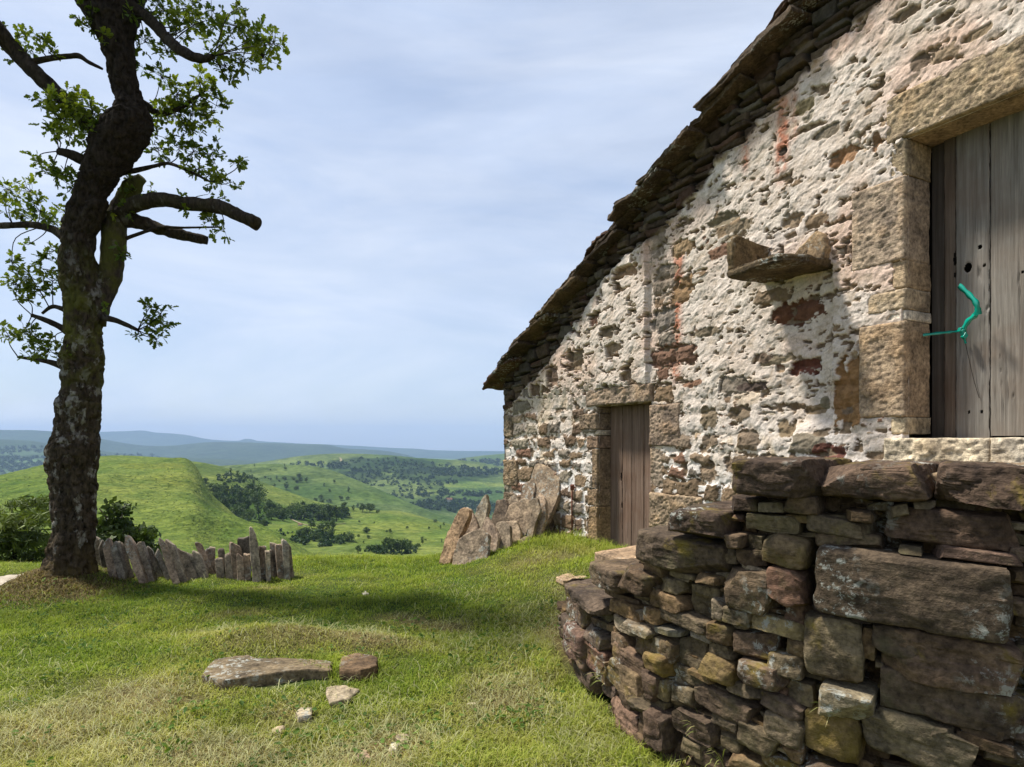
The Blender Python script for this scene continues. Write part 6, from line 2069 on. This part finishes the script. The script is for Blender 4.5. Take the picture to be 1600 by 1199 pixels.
# mown, drying clippings lying on the lawn
def ch(x, y, wd, sd, r):
    return r.uniform(.04, .13, len(x))
def cc_(x, y, wd, sd, r):
    n = len(x)
    return lerp(np.array([.30, .30, .11]), np.array([.50, .49, .26]), r.uniform(0, 1, n)[:, None]) * r.uniform(.6, 1.05, n)[:, None]
def ckeep(x, y, r):
    p = np.stack([x, y, x * 0], 1)
    dens = .04 + .38 * sstep(5.4, 3.2, y) * sstep(-.1, .5, fbm(p / .45, 3, 140) + .18) + .55 * sstep(-1.4, .1, x) * sstep(7.5, 6, y) * sstep(-.2, .45, fbm(p / .4, 3, 141)) + .5 * sstep(.45, .8, turf(x, y))
    return r.uniform(0, 1, len(x)) < dens
blades('mown_grass_clippings', 120000, gr_, ch, cc_, .0016, .9, keepfun=ckeep, curve=.02)
# brown moss, needles and dead grass heaped round the foot of the oak
def mh(x, y, wd, sd, r):
    return r.uniform(.03, .09, len(x))
def mc(x, y, wd, sd, r):
    return lerp(np.array([.075, .048, .016]), np.array([.26, .20, .085]), (r.uniform(0, 1, len(x)) ** 1.6)[:, None])
def mk(x, y, r):
    d = ((x + 4.85) / .62) ** 2 + ((y - 6.65) / .45) ** 2
    return r.uniform(0, 1, len(x)) < np.exp(-d * 1.2) * 1.0
blades('dead_grass_litter', 300000, gr_, mh, mc, .0026, .7, yr=(5.6, 7.8), keepfun=mk, curve=.3)

# low broad-leaved weeds and clover among the grass
wg = np.random.default_rng(202)
wp, wdv, wsd = [], [], []
for _ in range(150):
    y = wg.uniform(2.9, 6.5)
    x = wg.uniform(-.75 * y, .1 * y)
    ins, sd = point_in_dry(np.array([x]), np.array([y]))
    if ins[0] or sd[0] < .06 or any(in_poly(np.array([x]), np.array([y]), P)[0] for P in FLAT):
        continue
    n = int(wg.integers(6, 22))
    sp = wg.uniform(.03, .10)
    q = wg.normal(size=(n, 2)) * sp + (x, y)
    z = ground_z(q[:, 0], q[:, 1]) + wg.uniform(.018, .045, n)
    wp.append(np.c_[q, z])
    d = np.c_[q - (x, y), np.full(n, .012)] + wg.normal(size=(n, 3)) * .01
    wdv.append(d)
    wsd.append(np.full(n, wg.uniform(0, 1)))
b = Bag()
b.add(*put_leaves(np.concatenate(wp), np.concatenate(wdv), .036, wg, (.050, .105, .014), (.120, .190, .030), np.concatenate(wsd)))
o = b.build('clover_weeds', M_GRASS, smooth=False)
o['kind'] = 'stuff'

sg = np.random.default_rng(303)
V_, F_, C_, n_ = [], [], [], 0
b = Bag()
for _ in range(26):
    s_ = sg.uniform(.3, cum[-1] * .8)
    p, a_ = dry_s(s_)
    nrm = np.array([sin(a_), -cos(a_)])
    z0 = sg.uniform(0, .22) if sg.random() < .75 else sg.uniform(.2, 1.0)
    for k in range(int(sg.integers(4, 14))):
        L_ = sg.uniform(.05, .17)
        d = np.array([*(nrm * sg.uniform(.5, 1.0) + sg.normal(size=2) * .35), sg.uniform(.1, 1.1)])
        d /= np.linalg.norm(d)
        q0 = np.array([*(p + nrm * .0), z0]) + sg.normal(size=3) * .012
        pth = spline([q0, q0 + d * L_ * .55, q0 + d * L_ + np.array([0, 0, -.35 * L_])], 6)
        sd_ = np.cross(d, [0, 0, 1.0]); sd_ /= np.linalg.norm(sd_)
        wv = np.array([1, 1, .9, .7, .45, .08])[:, None] * .0026
        Vv = np.concatenate([pth + sd_ * wv, pth - sd_ * wv])
        cc2 = lerp(np.array([.12, .18, .02]), np.array([.42, .36, .16]), sg.uniform(0, 1))
        b.add(Vv, grid_faces(2, 6), cc2)
o = b.build('wall_grass_tufts', M_GRASS)
o['kind'] = 'stuff'
